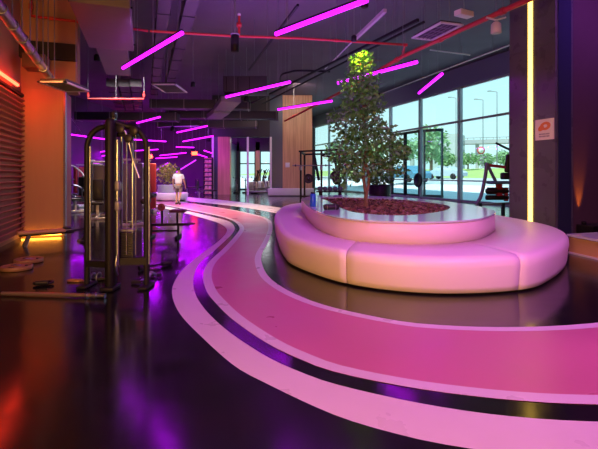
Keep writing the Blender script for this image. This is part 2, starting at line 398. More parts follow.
# right column, LED, right wall -----------------------------------
cN = Vector((6.0,10.3,0)); cF = Vector((5.55,11.6,0))
cd = (cF-cN).normalized(); cv = Vector((cd.y, -cd.x, 0))
cpoly = [cN, cF, cF+cv*.55, cN+cv*.55]
cm = MB()
zz = [0, 1.15, 2.85, 4.55, 6.2, CZ]
for a, b in zip(zz, zz[1:]):
    cm.prism([tuple((p+(p-(cN+cF+cv*1.3)/2)*0).xy) for p in cpoly], a+.006, b-.006)
ins = [cN+cd*.012+cv*.012, cF-cd*.012+cv*.012, cF-cd*.012+cv*.54, cN+cd*.012+cv*.54]
cm.prism([tuple(p.xy) for p in ins], 0, CZ)
struct(cm.build('wall_column_right', M_tile), 'grey stone tiled column with yellow light strip')
lp = cN+cd*.70-cv*.012
r = tag(MB().bar(Vector((0,0,.02)), Vector((0,0,CZ-.02)), .12, .02, up=cv).build('light_strip', M_led, None, lp), 'vertical glowing yellow light strip on the grey tiled column', 'light strip')
wall('wall_right_front', tuple((cN+cv*.05).xy), (9.5,11.7), 0, CZ, .3, mat('plum_wall', (.10, .06, .075), .45, noise=.1), side=1)

# ---------------------------------------------------------------- outside
struct(MB().prism([(-40,43.4),(60,43.4),(60,160),(-40,160)], -.3, -.02).build('plaza', mat('pale_plaza', (.66,.70,.72), .7, noise=.08, nscale=1)))
def outp(y, out): return wp(y)+V*out
def ground(o0, z0, o1, z1, name, m, ya=-30, yb_=230):
    a, b, c, d = outp(ya, o0), outp(yb_, o0), outp(yb_, o1), outp(ya, o1)
    mb = MB(); mb.add([(a.x,a.y,z0),(b.x,b.y,z0),(c.x,c.y,z1),(d.x,d.y,z1),(a.x,a.y,-1),(b.x,b.y,-1),(c.x,c.y,-1),(d.x,d.y,-1)],
        [(0,1,2,3),(7,6,5,4),(0,4,5,1),(1,5,6,2),(2,6,7,3),(3,7,4,0)])
    return struct(mb.build(name, m))
ground(.12, 0, 7, .62, 'pavement', mat('pale_paving', (.72, .78, .80), .6, noise=.08, nscale=2))
ground(7, .62, 30, .85, 'road', mat('asphalt', (.42, .45, .47), .7, noise=.1, nscale=2))
ground(30, .85, 50, 2.6, 'grass_bank', mat('lawn', (.30, .42, .12), .9, noise=.3, nscale=.5))
ground(50, 2.6, 160, 2.8, 'far_ground', mat('far_land', (.40, .45, .30), .9, noise=.2, nscale=.2))

def car(loc, rz, label, m):
    r = thing('car', loc, rz, label, 'car', 'cars parked outside')
    prof = [(-2.15,.35),(-2.2,.75),(-1.9,.95),(-1.35,1.0),(-.75,1.42),(.55,1.45),(1.25,1.0),(2.0,.85),(2.2,.6),(2.15,.35)]
    b = MB(); hw = .88; n_ = len(prof)
    vs = [(x, -hw*(1 if z < 1.01 else .8), z) for x, z in prof]+[(x, hw*(1 if z < 1.01 else .8), z) for x, z in prof]
    b.add(vs, [tuple(range(n_)), tuple(range(2*n_-1, n_-1, -1))]+[(i, (i+1) % n_, n_+(i+1) % n_, n_+i) for i in range(n_)])
    cbody = b.build('car_body', m, r)
    for s in (-1, 1):
        g = MB(); g.add([(x, s*y_, z) for x, y_, z in ((-1.15,.865,1.02),(-.68,.73,1.37),(.5,.73,1.39),(1.05,.865,1.02))], [(0,1,2,3)] if s < 0 else [(3,2,1,0)])
        g.build('side_window', mat('car_glass', (.03,.05,.07), .1), cbody)
        for x in (-1.35, 1.35):
            MB().lathe([(.0,-.1),(.33,-.1),(.34,0),(.33,.1),(0,.1)], (x, s*.80, .33), 18, Matrix.Rotation(PI/2, 3, 'X')).build('wheel', M_black, r)
    return r
cb = car((9.6, 38.8, .75), UA+PI/2, 'blue car parked outside, seen through the glass doors', mat('car_blue', (.10,.28,.42), .25))
c2 = dup(cb, (16.6, 49.8, .86), UA+PI/2+.4, 'pale car further along the road, seen right of the doors')
c2.children[0].data = c2.children[0].data.copy(); c2.children[0].data.materials[0] = mat('car_silver', (.45,.55,.62), .25)
c3 = dup(cb, (6.7, 40.2, .65), UA+PI/2, 'silver car outside behind the indoor tree')
c3.children[0].data = c3.children[0].data.copy(); c3.children[0].data.materials[0] = mat('car_grey', (.30,.36,.40), .25)

def leaf_cloud(n, size, gen, seed, curl=.25):
    rd = random.Random(seed); mb = MB()
    for _ in range(n):
        c = Vector(gen(rd)); s = size*rd.uniform(.6, 1.2)
        d = Vector((rd.gauss(0,1), rd.gauss(0,1), rd.gauss(-.35,.7))).normalized()
        a = d.cross(Vector((rd.gauss(0,1), rd.gauss(0,1), rd.gauss(0,1)))).normalized(); nn = d.cross(a)
        w_ = s*.27
        mb.add([c, c+d*s*.45+a*w_+nn*w_*curl, c+d*s, c+d*s*.45-a*w_+nn*w_*curl], [(0,1,2),(0,2,3)], True)
    return mb
def in_ell(c, rx, ry, rz, shell=.0):
    def g(rd):
        while True:
            p = [rd.uniform(-1,1) for _ in range(3)]; q = sum(t*t for t in p)
            if shell <= q <= 1: return (c[0]+p[0]*rx, c[1]+p[1]*ry, c[2]+p[2]*rz)
    return g
M_tree = mat('outdoor_foliage', (.24, .42, .20), .7, noise=.4, nscale=1)
def out_tree(loc, h, wd, label, seed, n=700):
    r = thing('tree', loc, 0, label, 'tree', 'trees outside')
    t = MB(); t.tube([(0,0,-.3),(.05,0,h*.3),(0,.05,h*.6)], [wd*.05,wd*.04,wd*.02], 8); t.build('trunk', M_bark, r)
    c = leaf_cloud(n, wd*.16, in_ell((0,0,h*.62), wd*.5, wd*.5, h*.40), seed); c.build('crown', M_tree, r)
for i, (px, d, z, h, wd, lab) in enumerate([(431,62,1.6,6.5,5,'green tree outside framed by the open glass door'), (468,88,2.7,3.0,3.6,'bushy tree outside just right of the wide window mullion'),
        (485,97,2.7,3.2,4.2,'bushy tree outside beyond the road sign'), (505,88,2.7,3.3,3.8,'bushy tree outside at the grey column'), (446,100,2.7,3.6,5,'distant tree in front of the apartment building'),
        (404,68,2.7,4.2,4,'tree outside behind the indoor ficus, right half'), (374,77,2.7,4.6,5,'tree outside behind the indoor ficus, left half'), (340,85,2.7,4.6,6,'tree outside behind the barbell rack')]):
    out_tree(((px-299)/FPX*d, d, z), h, wd, lab, 50+i)
# overpass, building, lamp posts, sign
r = thing('overpass', ((490-299)/FPX*150, 150, 2.8), -.41, 'distant concrete overpass crossing behind the trees', 'bridge')
MB().box((0,0,9.6), (64,6,1.3)).build('bridge_deck', mat('concrete', (.42,.44,.45), .8), r)
for s in (-26, -15, -4, 7, 18, 29): MB().box((s,0,4.48), (1.2,2.5,8.96)).build('bridge_pier', MATS['concrete'], r)
m = MB(); m.box((0,-2.8,10.9), (64,.15,.15)); [m.box((k*2-31,-2.8,10.55), (.12,.12,.7)) for k in range(32)]; m.build('railing', M_grey, r)
r = thing('apartment_building', ((449-299)/FPX*140, 140, 2.8), UA+.7, 'distant grey apartment building seen left of the wide mullion', 'building')
MB().box((0,0,5.5), (9,8,11)).build('wall', mat('pale_render', (.45,.50,.50), .8), r)
for zz_ in range(3):
    for k in range(4): MB().box((-3.3+k*2.2,-4.02,2.5+zz_*3), (1.1,.1,1.5)).build('window', mat('far_glass', (.10,.16,.18), .2), r)
for i, (px, d, top, lab) in enumerate([(483,85,100,'street lamp post outside beside the round road sign'), (497,80,92,'tallest street lamp post outside, nearest the grey column'), (456,95,98,'street lamp post outside left of the wide mullion')]):
    h = CAM_H+(HOR-top)*d/FPX-2.6
    r = thing('street_lamp', ((px-299)/FPX*d, d, 2.6), 0, lab, 'street lamp', 'street lamps outside')
    MB().tube([(0,0,0),(0,0,h*.5),(0,0,h)], [.12,.09,.06], 8).build('pole', M_grey, r)
    MB().bar((0,0,h), (-1.1,0,h+.15), .12, .08).build('lamp_arm', M_grey, r)
    MB().rbox((-1.4,0,h+.16), (.7,.3,.14), .05).build('lamp_head', M_grey, r)
r = thing('road_sign', ((481-299)/FPX*70, 70, 2.3), 0, 'round red and white road sign on a pole outside', 'sign')
MB().tube([(0,0,0),(0,0,2.9)], .05, 8).build('pole', M_grey, r)
MB().lathe([(0,-.03),(.62,-.03),(.62,.03),(0,.03)], (0,0,2.9), 24, Matrix.Rotation(PI/2,3,'X')).build('sign_ring', mat('sign_red', (.6,.06,.05), .5), r)
MB().lathe([(0,-.035),(.42,-.035),(.42,.035),(0,.035)], (0,0,2.9), 24, Matrix.Rotation(PI/2,3,'X')).build('sign_face', M_white, r)

# ---------------------------------------------------------------- planter bench
def angsort(pts, c, n=160):
    # closed curve resampled by angle about c
    cur = catmull([Vector((x, y, 0)) for x, y in pts], 12, True); out = []
    an = [(math.atan2(p.y-c[1], p.x-c[0]), p) for p in cur]; N = len(an)
    for k in range(n):
        t = -PI+2*PI*k/n; d = Vector((math.cos(t), math.sin(t), 0)); best = None
        for i in range(N):
            p, q = an[i][1], an[(i+1) % N][1]
            ax, ay, bx, by = p.x-c[0], p.y-c[1], q.x-c[0], q.y-c[1]
            den = d.x*(by-ay)-d.y*(bx-ax)
            if abs(den) < 1e-12: continue
            s = -(d.x*ay-d.y*ax)/den
            if -1e-6 <= s <= 1+1e-6:
                rr = (ax+(bx-ax)*s)*d.x+(ay+(by-ay)*s)*d.y
                if rr > 0 and (best is None or rr > best): best = rr
        out.append(Vector((c[0]+d.x*best, c[1]+d.y*best, 0)))
    return out
PC = (1.75, 9.6)
bench_out = [(-.6,11.2),(-.5,9.5),(-.27,7.5),(.0,6.6),(.65,5.65),(1.58,5.22),(2.68,5.35),(3.35,5.85),(4.25,6.95),(4.78,8.1),(4.9,9.3),(4.75,11),(4.2,13.0),(3.2,14.8),(1.9,15.7),(.7,15.6),(-.2,14.7),(-.55,13.0)]
rim_out = [(.08,12.0),(.12,11.0),(.18,9.6),(.28,8.43),(.4,7.56),(.64,6.75),(1.08,6.32),(1.83,6.18),(2.55,6.5),(3.1,7.15),(3.58,8.1),(3.72,9.6),(3.45,11.4),(2.7,13.0),(1.5,13.9),(.5,13.6)]
bed = [(.60,12.6),(.72,11.0),(.79,9.5),(.86,8.3),(1.05,7.55),(1.6,7.12),(2.2,7.5),(2.8,8.3),(3.15,9.3),(3.1,10.4),(2.65,11.6),(1.8,12.4),(1.0,12.75)]
NA = 200
BO, RO, BI = angsort(bench_out, PC, NA), angsort(rim_out, PC, NA), angsort(bed, PC, NA)
SEAT, RIMZ = .47, .78
bench = thing('planter_bench', (PC[0], PC[1], 0), 0, 'large oval upholstered bench in pale pink leather wrapped around a white planter', 'bench')
O = Vector((PC[0], PC[1], 0))
prof = [(.06,.02),(.03,.03),(.01,.10),(.0,.22),(-.015,.33),(-.01,.40),(.02,.44),(.06,.462),(.12,.47)]
def seat_seg(i0, i1):
    mb = MB(); rows = []; idx = list(range(i0, i1+1))
    def section(i, shrink):
        o_, r_ = BO[i % NA]-O, RO[i % NA]-O; inn = (r_-o_).normalized(); row = []
        for a, z in prof: row.append(o_+inn*(a+shrink)+Vector((0,0,z-(shrink*.8 if z > .3 else 0))))
        row.append(o_.lerp(r_, .5)+Vector((0,0,SEAT+.006-shrink*.8))); row.append(r_+inn*-.005+Vector((0,0,SEAT-.005-shrink*.8))); row.append(r_+Vector((0,0,.05)))
        return row
    for k, i in enumerate(idx):
        rows.append(section(i, 0))
    # rounded ends: pull a nearly coincident section in
    t0 = (rows[1][4]-rows[0][4]).normalized(); t1 = (rows[-1][4]-rows[-2][4]).normalized()
    first = [p+t0*.004 for p in section(i0, .022)]; last = [p-t1*.004 for p in section(i1, .022)]
    rows[0] = [p+t0*.02 for p in rows[0]]; rows[-1] = [p-t1*.02 for p in rows[-1]]
    rows = [first]+rows+[last]; n_ = len(rows[0])
    mb.add([p for r_ in rows for p in r_], [(a*n_+b, a*n_+(b+1) % n_, (a+1)*n_+(b+1) % n_, (a+1)*n_+b) for a in range(len(rows)-1) for b in range(n_)], True)
    mb.add(rows[0], [tuple(range(n_))]); mb.add(rows[-1], [tuple(range(n_-1,-1,-1))])
    return mb
def ang_idx(x, y): return int(round((math.atan2(y-PC[1], x-PC[0])+PI)/(2*PI)*NA)) % NA
cuts = sorted([ang_idx(.62,5.7), ang_idx(2.72,5.4), ang_idx(4.9,9.8), ang_idx(3.2,14.8), ang_idx(.5,15.6), ang_idx(-.56,12.3)])
for a, b in zip(cuts, cuts[1:]+[cuts[0]+NA]):
    seat_seg(a, b).build('seat_cushion', M_leather, bench)
m = MB(); rows = []
for i in range(NA):
    r_ = RO[i]-O; inn = (-r_).normalized(); rows.append([r_+inn*.0+Vector((0,0,SEAT-.1)), r_+Vector((0,0,RIMZ-.045)), r_+inn*.015+Vector((0,0,RIMZ-.025)), r_+inn*.2+Vector((0,0,RIMZ-.025)), r_+inn*.2+Vector((0,0,SEAT-.1))])
m.add([p for r_ in rows for p in r_], [(a*5+b, a*5+(b+1) % 5, ((a+1) % NA)*5+(b+1) % 5, ((a+1) % NA)*5+b) for a in range(NA) for b in range(5)], True)
m.build('backrest', mat('peach_leather', (.86,.72,.70), .42, bump=.03, bscale=120), bench)
m = MB(); rows = []
for i in range(NA):
    r_, b_ = RO[i]-O, BI[i]-O; inn = (-r_).normalized()
    rows.append([r_+inn*-.012+Vector((0,0,RIMZ-.022)), r_+inn*-.012+Vector((0,0,RIMZ)), b_+Vector((0,0,RIMZ)), b_+Vector((0,0,.5)), b_-inn*.04+Vector((0,0,.5)), b_-inn*.04+Vector((0,0,RIMZ-.022))])
m.add([p for r_ in rows for p in r_], [(a*6+b, a*6+(b+1) % 6, ((a+1) % NA)*6+(b+1) % 6, ((a+1) % NA)*6+b) for a in range(NA) for b in range(6)])
m.build('planter_rim', M_rim, bench, label='glossy white planter rim')
m = MB(); pb = [(p-O) for p in BO]
m.prism([tuple((p*.93).xy) for p in pb], 0, .06); m.build('plinth', M_black, bench, label='black recessed plinth')
# bed of bark chips
m = MB(); pts = [p-O for p in BI]; m.prism([tuple((p*.985).xy) for p in pts], .52, .715)
rd = random.Random(3)
for _ in range(2600):
    i = rd.randrange(NA); t = math.sqrt(rd.random())*.96; p = pts[i]*t; s = rd.uniform(.025,.06)
    Mx = Matrix.Rotation(rd.uniform(0,6.3),3,'Z') @ Matrix.Rotation(rd.uniform(-.6,.6),3,'X') @ Matrix.Rotation(rd.uniform(-.6,.6),3,'Y')
    m.cur = rd.choice((0,0,1,2)); m.box((p.x,p.y,.722+rd.uniform(0,.03)+.07*(1-t)), (s*1.5,s,s*.5), M=Mx)
tag(m.build('bark_chip_bed', [M_chips, mat('dark_chips', (.07,.035,.03), .8), mat('pink_chips', (.28,.17,.13), .8)], None, (PC[0],PC[1],0)), 'bed of reddish brown bark chips filling the white oval planter', 'bark chips', kind='stuff')

# ficus tree in the bed
tb = gp(366, 210, .68); TX, TY = tb.x, 8.7; TX = (366-299)/FPX*TY
tree = thing('ficus_tree', (TX, TY, .715), 0, 'tall slender ficus tree growing from the oval planter bed', 'tree')
m = MB(); rd = random.Random(11)
trunk = [(-.02,0,-.02),(.0,.02,.3),(-.05,0,.7),(.02,.03,1.2),(-.04,0,1.8),(-.08,0,2.5),(-.12,0,2.9)]
m.tube(catmull(trunk, 4), [.036-.024*i/24 for i in range(25)], 8)
m.tube(catmull([(.05,.02,-.02),(.0,-.03,.25),(.06,.03,.6),(-.03,.0,1.05)], 4), .026, 8)
ftr = m.build('trunk', M_bark, tree)
for k in range(34):
    z = rd.uniform(.55,2.7); a = rd.uniform(0,2*PI); L = (.68 if z < 1.5 else .35)*rd.uniform(.6,1)
    p0 = Vector((-.03,0,z)); p1 = p0+Vector((math.cos(a)*L*.5, math.sin(a)*L*.5, .14)); p2 = p0+Vector((math.cos(a)*L, math.sin(a)*L, .12))
    MB().tube([p0,p1,p2], [.012,.008,.004], 5).build('branch', M_bark, ftr)
m = MB()
blobs = [((-.08,0,2.78),.22,.25,.25,190),((-.10,0,2.42),.36,.36,.28,420),((-.05,0,2.02),.40,.4,.28,480),((-.15,0,1.62),.55,.5,.28,520),((.18,0,1.40),.48,.5,.26,380),((-.28,.05,1.15),.46,.45,.32,420),
         ((.38,0,1.10),.40,.4,.24,300),((-.05,0,.85),.5,.45,.22,330),((-.38,-.05,.68),.25,.3,.2,120),((.52,.1,.78),.22,.25,.16,90),((.66,0,1.12),.16,.2,.14,70),((-.55,0,1.78),.15,.2,.12,60)]
for k, (c, rx, ry, rz_, n_) in enumerate(blobs):
    lc = leaf_cloud(int(n_*1.1), .108, in_ell((c[0]*1.02,c[1],c[2]), rx*1.02, ry, rz_, .08), 100+k); m.v, off = m.v+lc.v, len(m.v)
    m.f += [[i+off for i in f] for f in lc.f]; m.sm += lc.sm; m.mi += [0]*len(lc.f)
m.build('foliage', M_leaf, tree); tree.scale = (1.07, 1.07, 1.055)
# second plant in a black pot behind the planter
pp = (385-299)/FPX*15.5
r = thing('potted_plant', (pp, 15.6+.9, 0), 0, 'leafy green bush in a black pot behind the planter, before the doors', 'potted plant')
MB().lathe([(0,0),(.26,0),(.36,.05),(.42,1.02),(.38,1.05),(.35,.95),(0,.95)], (0,0,0), 28).build('pot', M_black, r)
m = leaf_cloud(520, .15, in_ell((0,0,1.5), .55, .5, .55), 77); m.build('foliage', mat('bright_leaf', (.10,.30,.05), .45, noise=.3), r)
s = MB()
for k in range(6): s.tube([(rd.uniform(-.1,.1),rd.uniform(-.1,.1),.9),(rd.uniform(-.3,.3),rd.uniform(-.3,.3),1.7)], .012, 5)
s.build('stem', M_bark, r)
# small things on the rim
b = gp(313, 206.5, RIMZ)
r = thing('bottle', (b.x, b.y, RIMZ), 0, 'bright blue cylindrical bottle standing on the left of the planter rim', 'bottle')
MB().lathe([(0,0),(.058,0),(.062,.01),(.062,.24),(.05,.262),(.03,.27)], (0,0,0), 20).build('bottle_body', mat('bottle_blue', (.02,.16,.70), .3), r)
MB().lathe([(.045,.262),(.045,.295),(0,.297)], (0,0,0), 18).build('cap', M_black, r)
b = gp(331, 210, RIMZ)
r = thing('rolled_bag', (b.x, b.y, RIMZ+.055), R(8), 'small black roll bag lying on the white planter rim', 'bag')
MB().lathe([(0,-.14),(.045,-.14),(.055,-.12),(.052,0),(.055,.12),(.045,.14),(0,.14)], (0,0,0), 18, Matrix.Rotation(PI/2,3,'Y')).build('roll', M_pad, r)
for x in (-.08, .08):
    m = MB(); m.tube([(x,.058*math.cos(t),.058*math.sin(t)) for t in [2*PI*i/16 for i in range(16)]], .006, 5, closed=True); m.build('strap', M_grey, r)

# ---------------------------------------------------------------- low plinth right, black ledge, uplight
pa = Vector((5.0,7.3,0)); pdir = Vector((-.17,1,0)).normalized()
r = thing('low_wall_bench', tuple(pa+V*.02), 0, 'low white-topped ledge with its front coloured as orange-lit at the right edge', 'ledge')
m = MB(); p0, p1 = pdir*-5.5, pdir*.75; q = V*.75
def quadprism(mb, a, b, c, d, z0, z1): mb.prism([tuple(t.xy) for t in (a,b,c,d)], z0, z1)
quadprism(m, p0+V*.06, p1+V*.06, p1+q, p0+q, .03, .30); m.build('ledge_body', mat('orange_lit_panel', (.70,.42,.20), .4), r)  # orange light on the front is put into the body colour
m = MB(); quadprism(m, p0, p1, p1+q*1.03, p0+q*1.03, .315, .355); m.build('ledge_top', M_rim, r)
m = MB(); quadprism(m, p0+V*.03, p1+V*.03, p1+q, p0+q, 0, .03); m.build('base_strip', M_white, r)
m = MB(); quadprism(m, p0+V*.05, p1+V*.05, p1+q, p0+q, .30, .315); m.build('shadow_gap', M_black, r)
wn = (Vector((9.5,11.7,0))-(cN+cv*.05)).normalized(); wnn = Vector((wn.y,-wn.x,0))
base = cN+cv*.05+wn*.62
r = thing('black_cabinet', tuple(base+wnn*.03), 0, 'long low black cabinet against the plum wall under the orange uplight', 'cabinet')
m = MB(); quadprism(m, Vector((0,0,0)), wn*2.8, wn*2.8+wnn*.4, wnn*.4, .04, .22); m.build('body', M_black, r)
m = MB(); quadprism(m, wnn*-.0, wn*2.8, wn*2.8+wnn*.42, wnn*.42, .22, .25); m.build('top', M_pad, r)
up = base+wn*.12+wnn*.13
r = thing('wall_uplight', (up.x, up.y, .25), 0, 'small uplight casting an orange flame-shaped glow on the plum wall', 'lamp')
MB().lathe([(0,0),(.05,0),(.055,.06),(.05,.07),(.046,.055)], (0,0,0), 16).build('housing', M_black, r)
MB().lathe([(.0,.05),(.044,.052)], (0,0,0), 16).build('lens', M_lamp, r)
l = D.lights.new('uplight_beam', 'SPOT'); lo = D.objects.new('uplight_beam', l); C.objects.link(lo); lo.parent = r; lo.location = (0,0,.08)
l.energy = 230; l.color = (1,.26,.02); l.spot_size = R(30); l.spot_blend = .9; l.shadow_soft_size = .03
lo.rotation_euler = Vector((-wnn.x*.12,-wnn.y*.12,1)).to_track_quat('-Z','Y').to_euler()
struct(MB().bar(cN+cv*.05+wn*.27+wnn*.012, cN+cv*.05+wn*.27+wnn*.012+Vector((0,0,CZ-.01)), .5, .02, up=wnn).build('trim_5', mat('navy_strip', (.03,.04,.08), .3)))  # thin dark navy strip on the wall beside the column
# notice on column
nz_ = 1.45+(174-127.5)/FPX*10.6
r = thing('wall_sign', tuple(cN+cd*.285-cv*.012+Vector((0,0,nz_-.05))), 0, 'square white notice with orange emblem on the grey column', 'sign')
Mx = Matrix((cd*-1, Vector((0,0,1)), cv*-1)).transposed()
MB().box((0,0,0), (.52,.50,.02), M=Mx).build('board', mat('notice_board', (.84,.76,.60), .5), r)
m = MB()
def ring2(mb, cx, cy, rx, ry, th, rot, a0=0, a1=2*PI, n_=22, zz_=.012):
    vs = []
    for k in range(n_+1):
        a = a0+(a1-a0)*k/n_
        for f_ in (1, 1-th):
            x, y = rx*f_*math.cos(a), ry*f_*math.sin(a); x, y = x*math.cos(rot)-y*math.sin(rot), x*math.sin(rot)+y*math.cos(rot)
            vs.append(Mx @ Vector((cx+x, cy+y, zz_)))
    mb.add(vs, [(2*k,2*k+1,2*k+3,2*k+2) for k in range(n_)])
ring2(m, .03, .08, .15, .10, .62, .1); ring2(m, -.09, .035, .09, .065, .95, .5, zz_=.0125)
m.build('emblem', mat('emblem_orange', (.75,.22,.03), .5), r, label='orange swirled loop emblem')
m = MB()
for row in range(2):
    for k in range(8):
        m.box(Mx @ Vector((-.135+k*.038, -.11-row*.055, .0115)), (.024,.034,.003), M=Mx)
m.build('lettering', mat('notice_ink', (.25,.20,.18), .6), r)

# ================================================================ ceiling services
def cp(px, py, z): return gp(px, py, z)
TZ = 4.2
def led_tube(a, b, label, m=None, cat='light tube', grp='magenta light tubes hung from the ceiling', r_=.043, hang=(.15, .85), watts=0):
    a, b = Vector(a), Vector(b); c = (a+b)/2
    r = thing('led_tube', c, 0, label, cat, grp)
    e = (b-a).normalized()
    t = MB(); t.tube([a-c, b-c], r_, 10); t.build('tube', m or M_tube, r)
    if watts:
        l = D.lights.new('tube_glow', 'AREA'); o = D.objects.new('tube_glow', l); C.objects.link(o); o.parent = r
        l.shape = 'RECTANGLE'; l.size = (b-a).length*.96; l.size_y = .07; l.energy = watts; l.color = (.50, .0, 1)
        o.location = (0, 0, -r_-.006); o.rotation_euler = (0, 0, math.atan2(e.y, e.x))
    k = MB(); k.bar(a-c+Vector((0,0,r_+.012)), b-c+Vector((0,0,r_+.012)), .05, .03); k.build('housing', M_black, r)
    for q in hang:
        p = (a-c).lerp(b-c, q); h = MB(); h.tube([p+Vector((0,0,.06)), Vector((p.x, p.y, CZ-c.z-.005))], .006, 5); h.build('hanger_wire', M_grey, r)
    return r
TL = [((123,68),(182,33),TZ,'big magenta tube at the upper left beside the sheet metal unit'),
 ((276,34),(367,0),TZ,'largest magenta tube, running out of the top edge of the photo'),
 ((226,97),(290,82),TZ,'magenta tube under the black air unit, just left of centre'),
 ((338,83),(417,62),TZ,'magenta tube passing behind the top of the ficus tree'),
 ((278,109.5),(332,101),TZ,'magenta tube above the tall oak panel'),
 ((419,93),(442,74),TZ,'short steep magenta tube before the windows, right of the ficus'),
 ((137,123),(160,117),TZ,'magenta tube just right of the cable tower top'),
 ((177,132.5),(207,126),4.0,'slanted magenta tube high over the walking person'),
 ((183,141.5),(213,136),3.8,'magenta tube next to the white opening frame, upper of two'),
 ((176,147),(194,147.5),3.6,'short level magenta tube above the walking person'),
 ((235,131),(249,136.2),4.9,'magenta tube sloping the other way in front of the dark bulkhead'),
 ((134,139.6),(166,141.5),3.8,'long magenta tube right behind the cable tower arch'),
 ((135,150.8),(158,149.4),3.6,'magenta tube low behind the cable tower arch'),
 ((160,155.5),(186,152.8),3.35,'low magenta tube above the glowing plant'),
 ((156,158.4),(177,157),3.1,'lowest magenta tube above the glowing plant'),
 ((69,134.2),(107,139.5),3.8,'magenta tube left of the cable tower post, topmost there'),
 ((80,154.6),(107,151),3.3,'magenta tube seen through the left arch of the cable tower, upper of a close pair'),
 ((80,158),(107,155.4),3.2,'magenta tube seen through the left arch of the cable tower, lower of a close pair'),
 ((79,165),(107,162),2.6,'lowest magenta tube seen through the left arch of the cable tower'),
 ((198,154.5),(207,157.2),3.2,'tiny magenta tube left of the white opening frame'),
 ((204,150.5),(212,153.2),3.4,'tiny magenta tube touching the white opening frame')]
for a, b, z, lab in TL:
    pa_, pb_ = gp(*a, z), gp(*b, z)
    if max(pa_.y, pb_.y) > 41:      # far tubes hang just before the back wall
        f_ = 40.5/max(pa_.y, pb_.y); pa_, pb_ = [Vector((p.x*f_, p.y*f_, CAM_H+(p.z-CAM_H)*f_)) for p in (pa_, pb_)]
    led_tube(pa_, pb_, lab, hang=(.3,.58) if 'big' in lab else (.15,.85), watts=110 if a[0] < 185 and a[1] > 70 else 18)
# red tubes
ra = lw0+e*1.25
rt0, rt1 = gp(-14, 57, 3.38), gp(17, 87.5, 3.38)
e_l = (lw1-lw0).normalized(); n_l = Vector((-e_l.y, e_l.x, 0))
s0 = lw0+e_l*.9+n_l*.12; s1 = lw0+e_l*3.4+n_l*.12
r = tag(MB().tube([Vector((0,0,0)), s1-s0], .035, 10).build('led_tube', M_redtube, None, s0+Vector((0,0,3.36))), 'red glowing tube above the louvre screen at the left edge', 'light tube')
for (a, b, z, lab) in [((146,158),(152,156.2),39,'small red tube far back, right of the cable tower'),((90,176),(106,175),39.2,'red tube added far back, seen through the left arch of the cable tower'),((126,172),(134,171),39.4,'red tube added far back, seen between the cable tower rods'),((192,153.5),(197,153.2),39.6,'small red tube far back, near the white opening frame')]:
    P_ = [Vector(((px-299)/FPX*z, z, CAM_H+(HOR-py)*z/FPX)) for px, py in (a, b)]
    led_tube(P_[0], P_[1], lab, M_redtube, 'light tube', 'red light tubes at the far end', .16)  # tubes added where the far wall is red-lit
# purple strips on the far wall, diagonal
for i, (a, b, lab) in enumerate([((146,176),(168,163),'diagonal violet light line on the far wall, left of the glowing plant'),((170,176),(196,160),'diagonal violet light line on the far wall, behind the walking person'),((141,182),(155,171),'diagonal violet light line on the far wall, behind the cable tower rods')]):
    z = 42.9; P_ = [Vector(((px-299)/FPX*z, z, CAM_H+(HOR-py)*z/FPX)) for px, py in (a, b)]
    c = (P_[0]+P_[1])/2
    tag(MB().tube([P_[0]-c, P_[1]-c], .06, 8).build('led_line', mat('violet_led', (.02,0,.02), .4, emit=(.42,.02,.75), es=3), None, c), lab, 'light tube', 'violet lines on the far wall')

def along(p, L, name, label, cat, wd, ht, z, m, back=0):
    """rectangular duct along the hall, starting at plan point p"""
    p = Vector((p[0], p[1], 0)); r = thing(name, (p.x, p.y, z), UA, label, cat)
    m_ = MB(); m_.box((0, (L-back)/2, ht/2), (wd, L+back, ht)); db_ = m_.build('duct_body', m, r)
    k = MB(); nn = int((L+back)/1.5)
    for i in range(nn+1): 
        y = -back+.03+i*(L+back-.06)/max(nn,1); j = MB(); j.box((0, y, ht/2), (wd+.05, .04, ht+.05)); j.build('duct_flange', m, db_)
    for y in (-back*.5+.3, L-.4):
        for sx_ in (-1, 1): h = MB(); h.tube([(sx_*wd*.4, y, ht), (sx_*wd*.4, y, CZ-z-.005)], .012, 5); h.build('hanger_rod', M_grey, r)
    return r
along((-3.1,10.2), 13, 'air_duct', 'long dark duct overhead at the top left, left of a pair', 'duct', .30, .35, 5.5, M_duct, 5)
along((-2.45,10.2), 12, 'air_duct', 'long dark duct overhead at the top left, right of a pair', 'duct', .30, .35, 5.5, M_duct, 5)
for i, (px, lab) in enumerate([(112,'dark slanting duct behind the short red pipe, left of three'),(124,'dark slanting duct behind the short red pipe, middle of three'),(136,'dark slanting duct behind the short red pipe, right of three')]):
    p = gp(px, 86, 5.3); along((p.x,p.y), 8, 'air_duct', lab, 'duct', .42, .3, 5.3, M_duct)
# sheet metal fan coil unit
c = gp(96, 26, 4.6); c = (gp(70,2,4.6)+gp(133,51,4.6))/2
r = thing('fan_coil_unit', (c.x, c.y, 4.6), UA, 'large boxy sheet metal air unit hung at the upper left', 'air unit')
MB().rbox((0,0,.17), (1.05,3.1,.34), .015).build('casing', M_fcu, r)
MB().box((0,3.1,.10), (.72,3.1,.2)).build('duct_neck', M_greyduct, r)
for x in (-.5,.5):
    for y in (-1.3,1.3):
        MB().tube([(x*1.08,y,.1),(x*1.08,y,CZ-4.605)], .01, 5).build('hanger_rod', M_grey, r); MB().box((x*1.07,y,.1),(.06,.06,.03)).build('bracket', M_black, r)
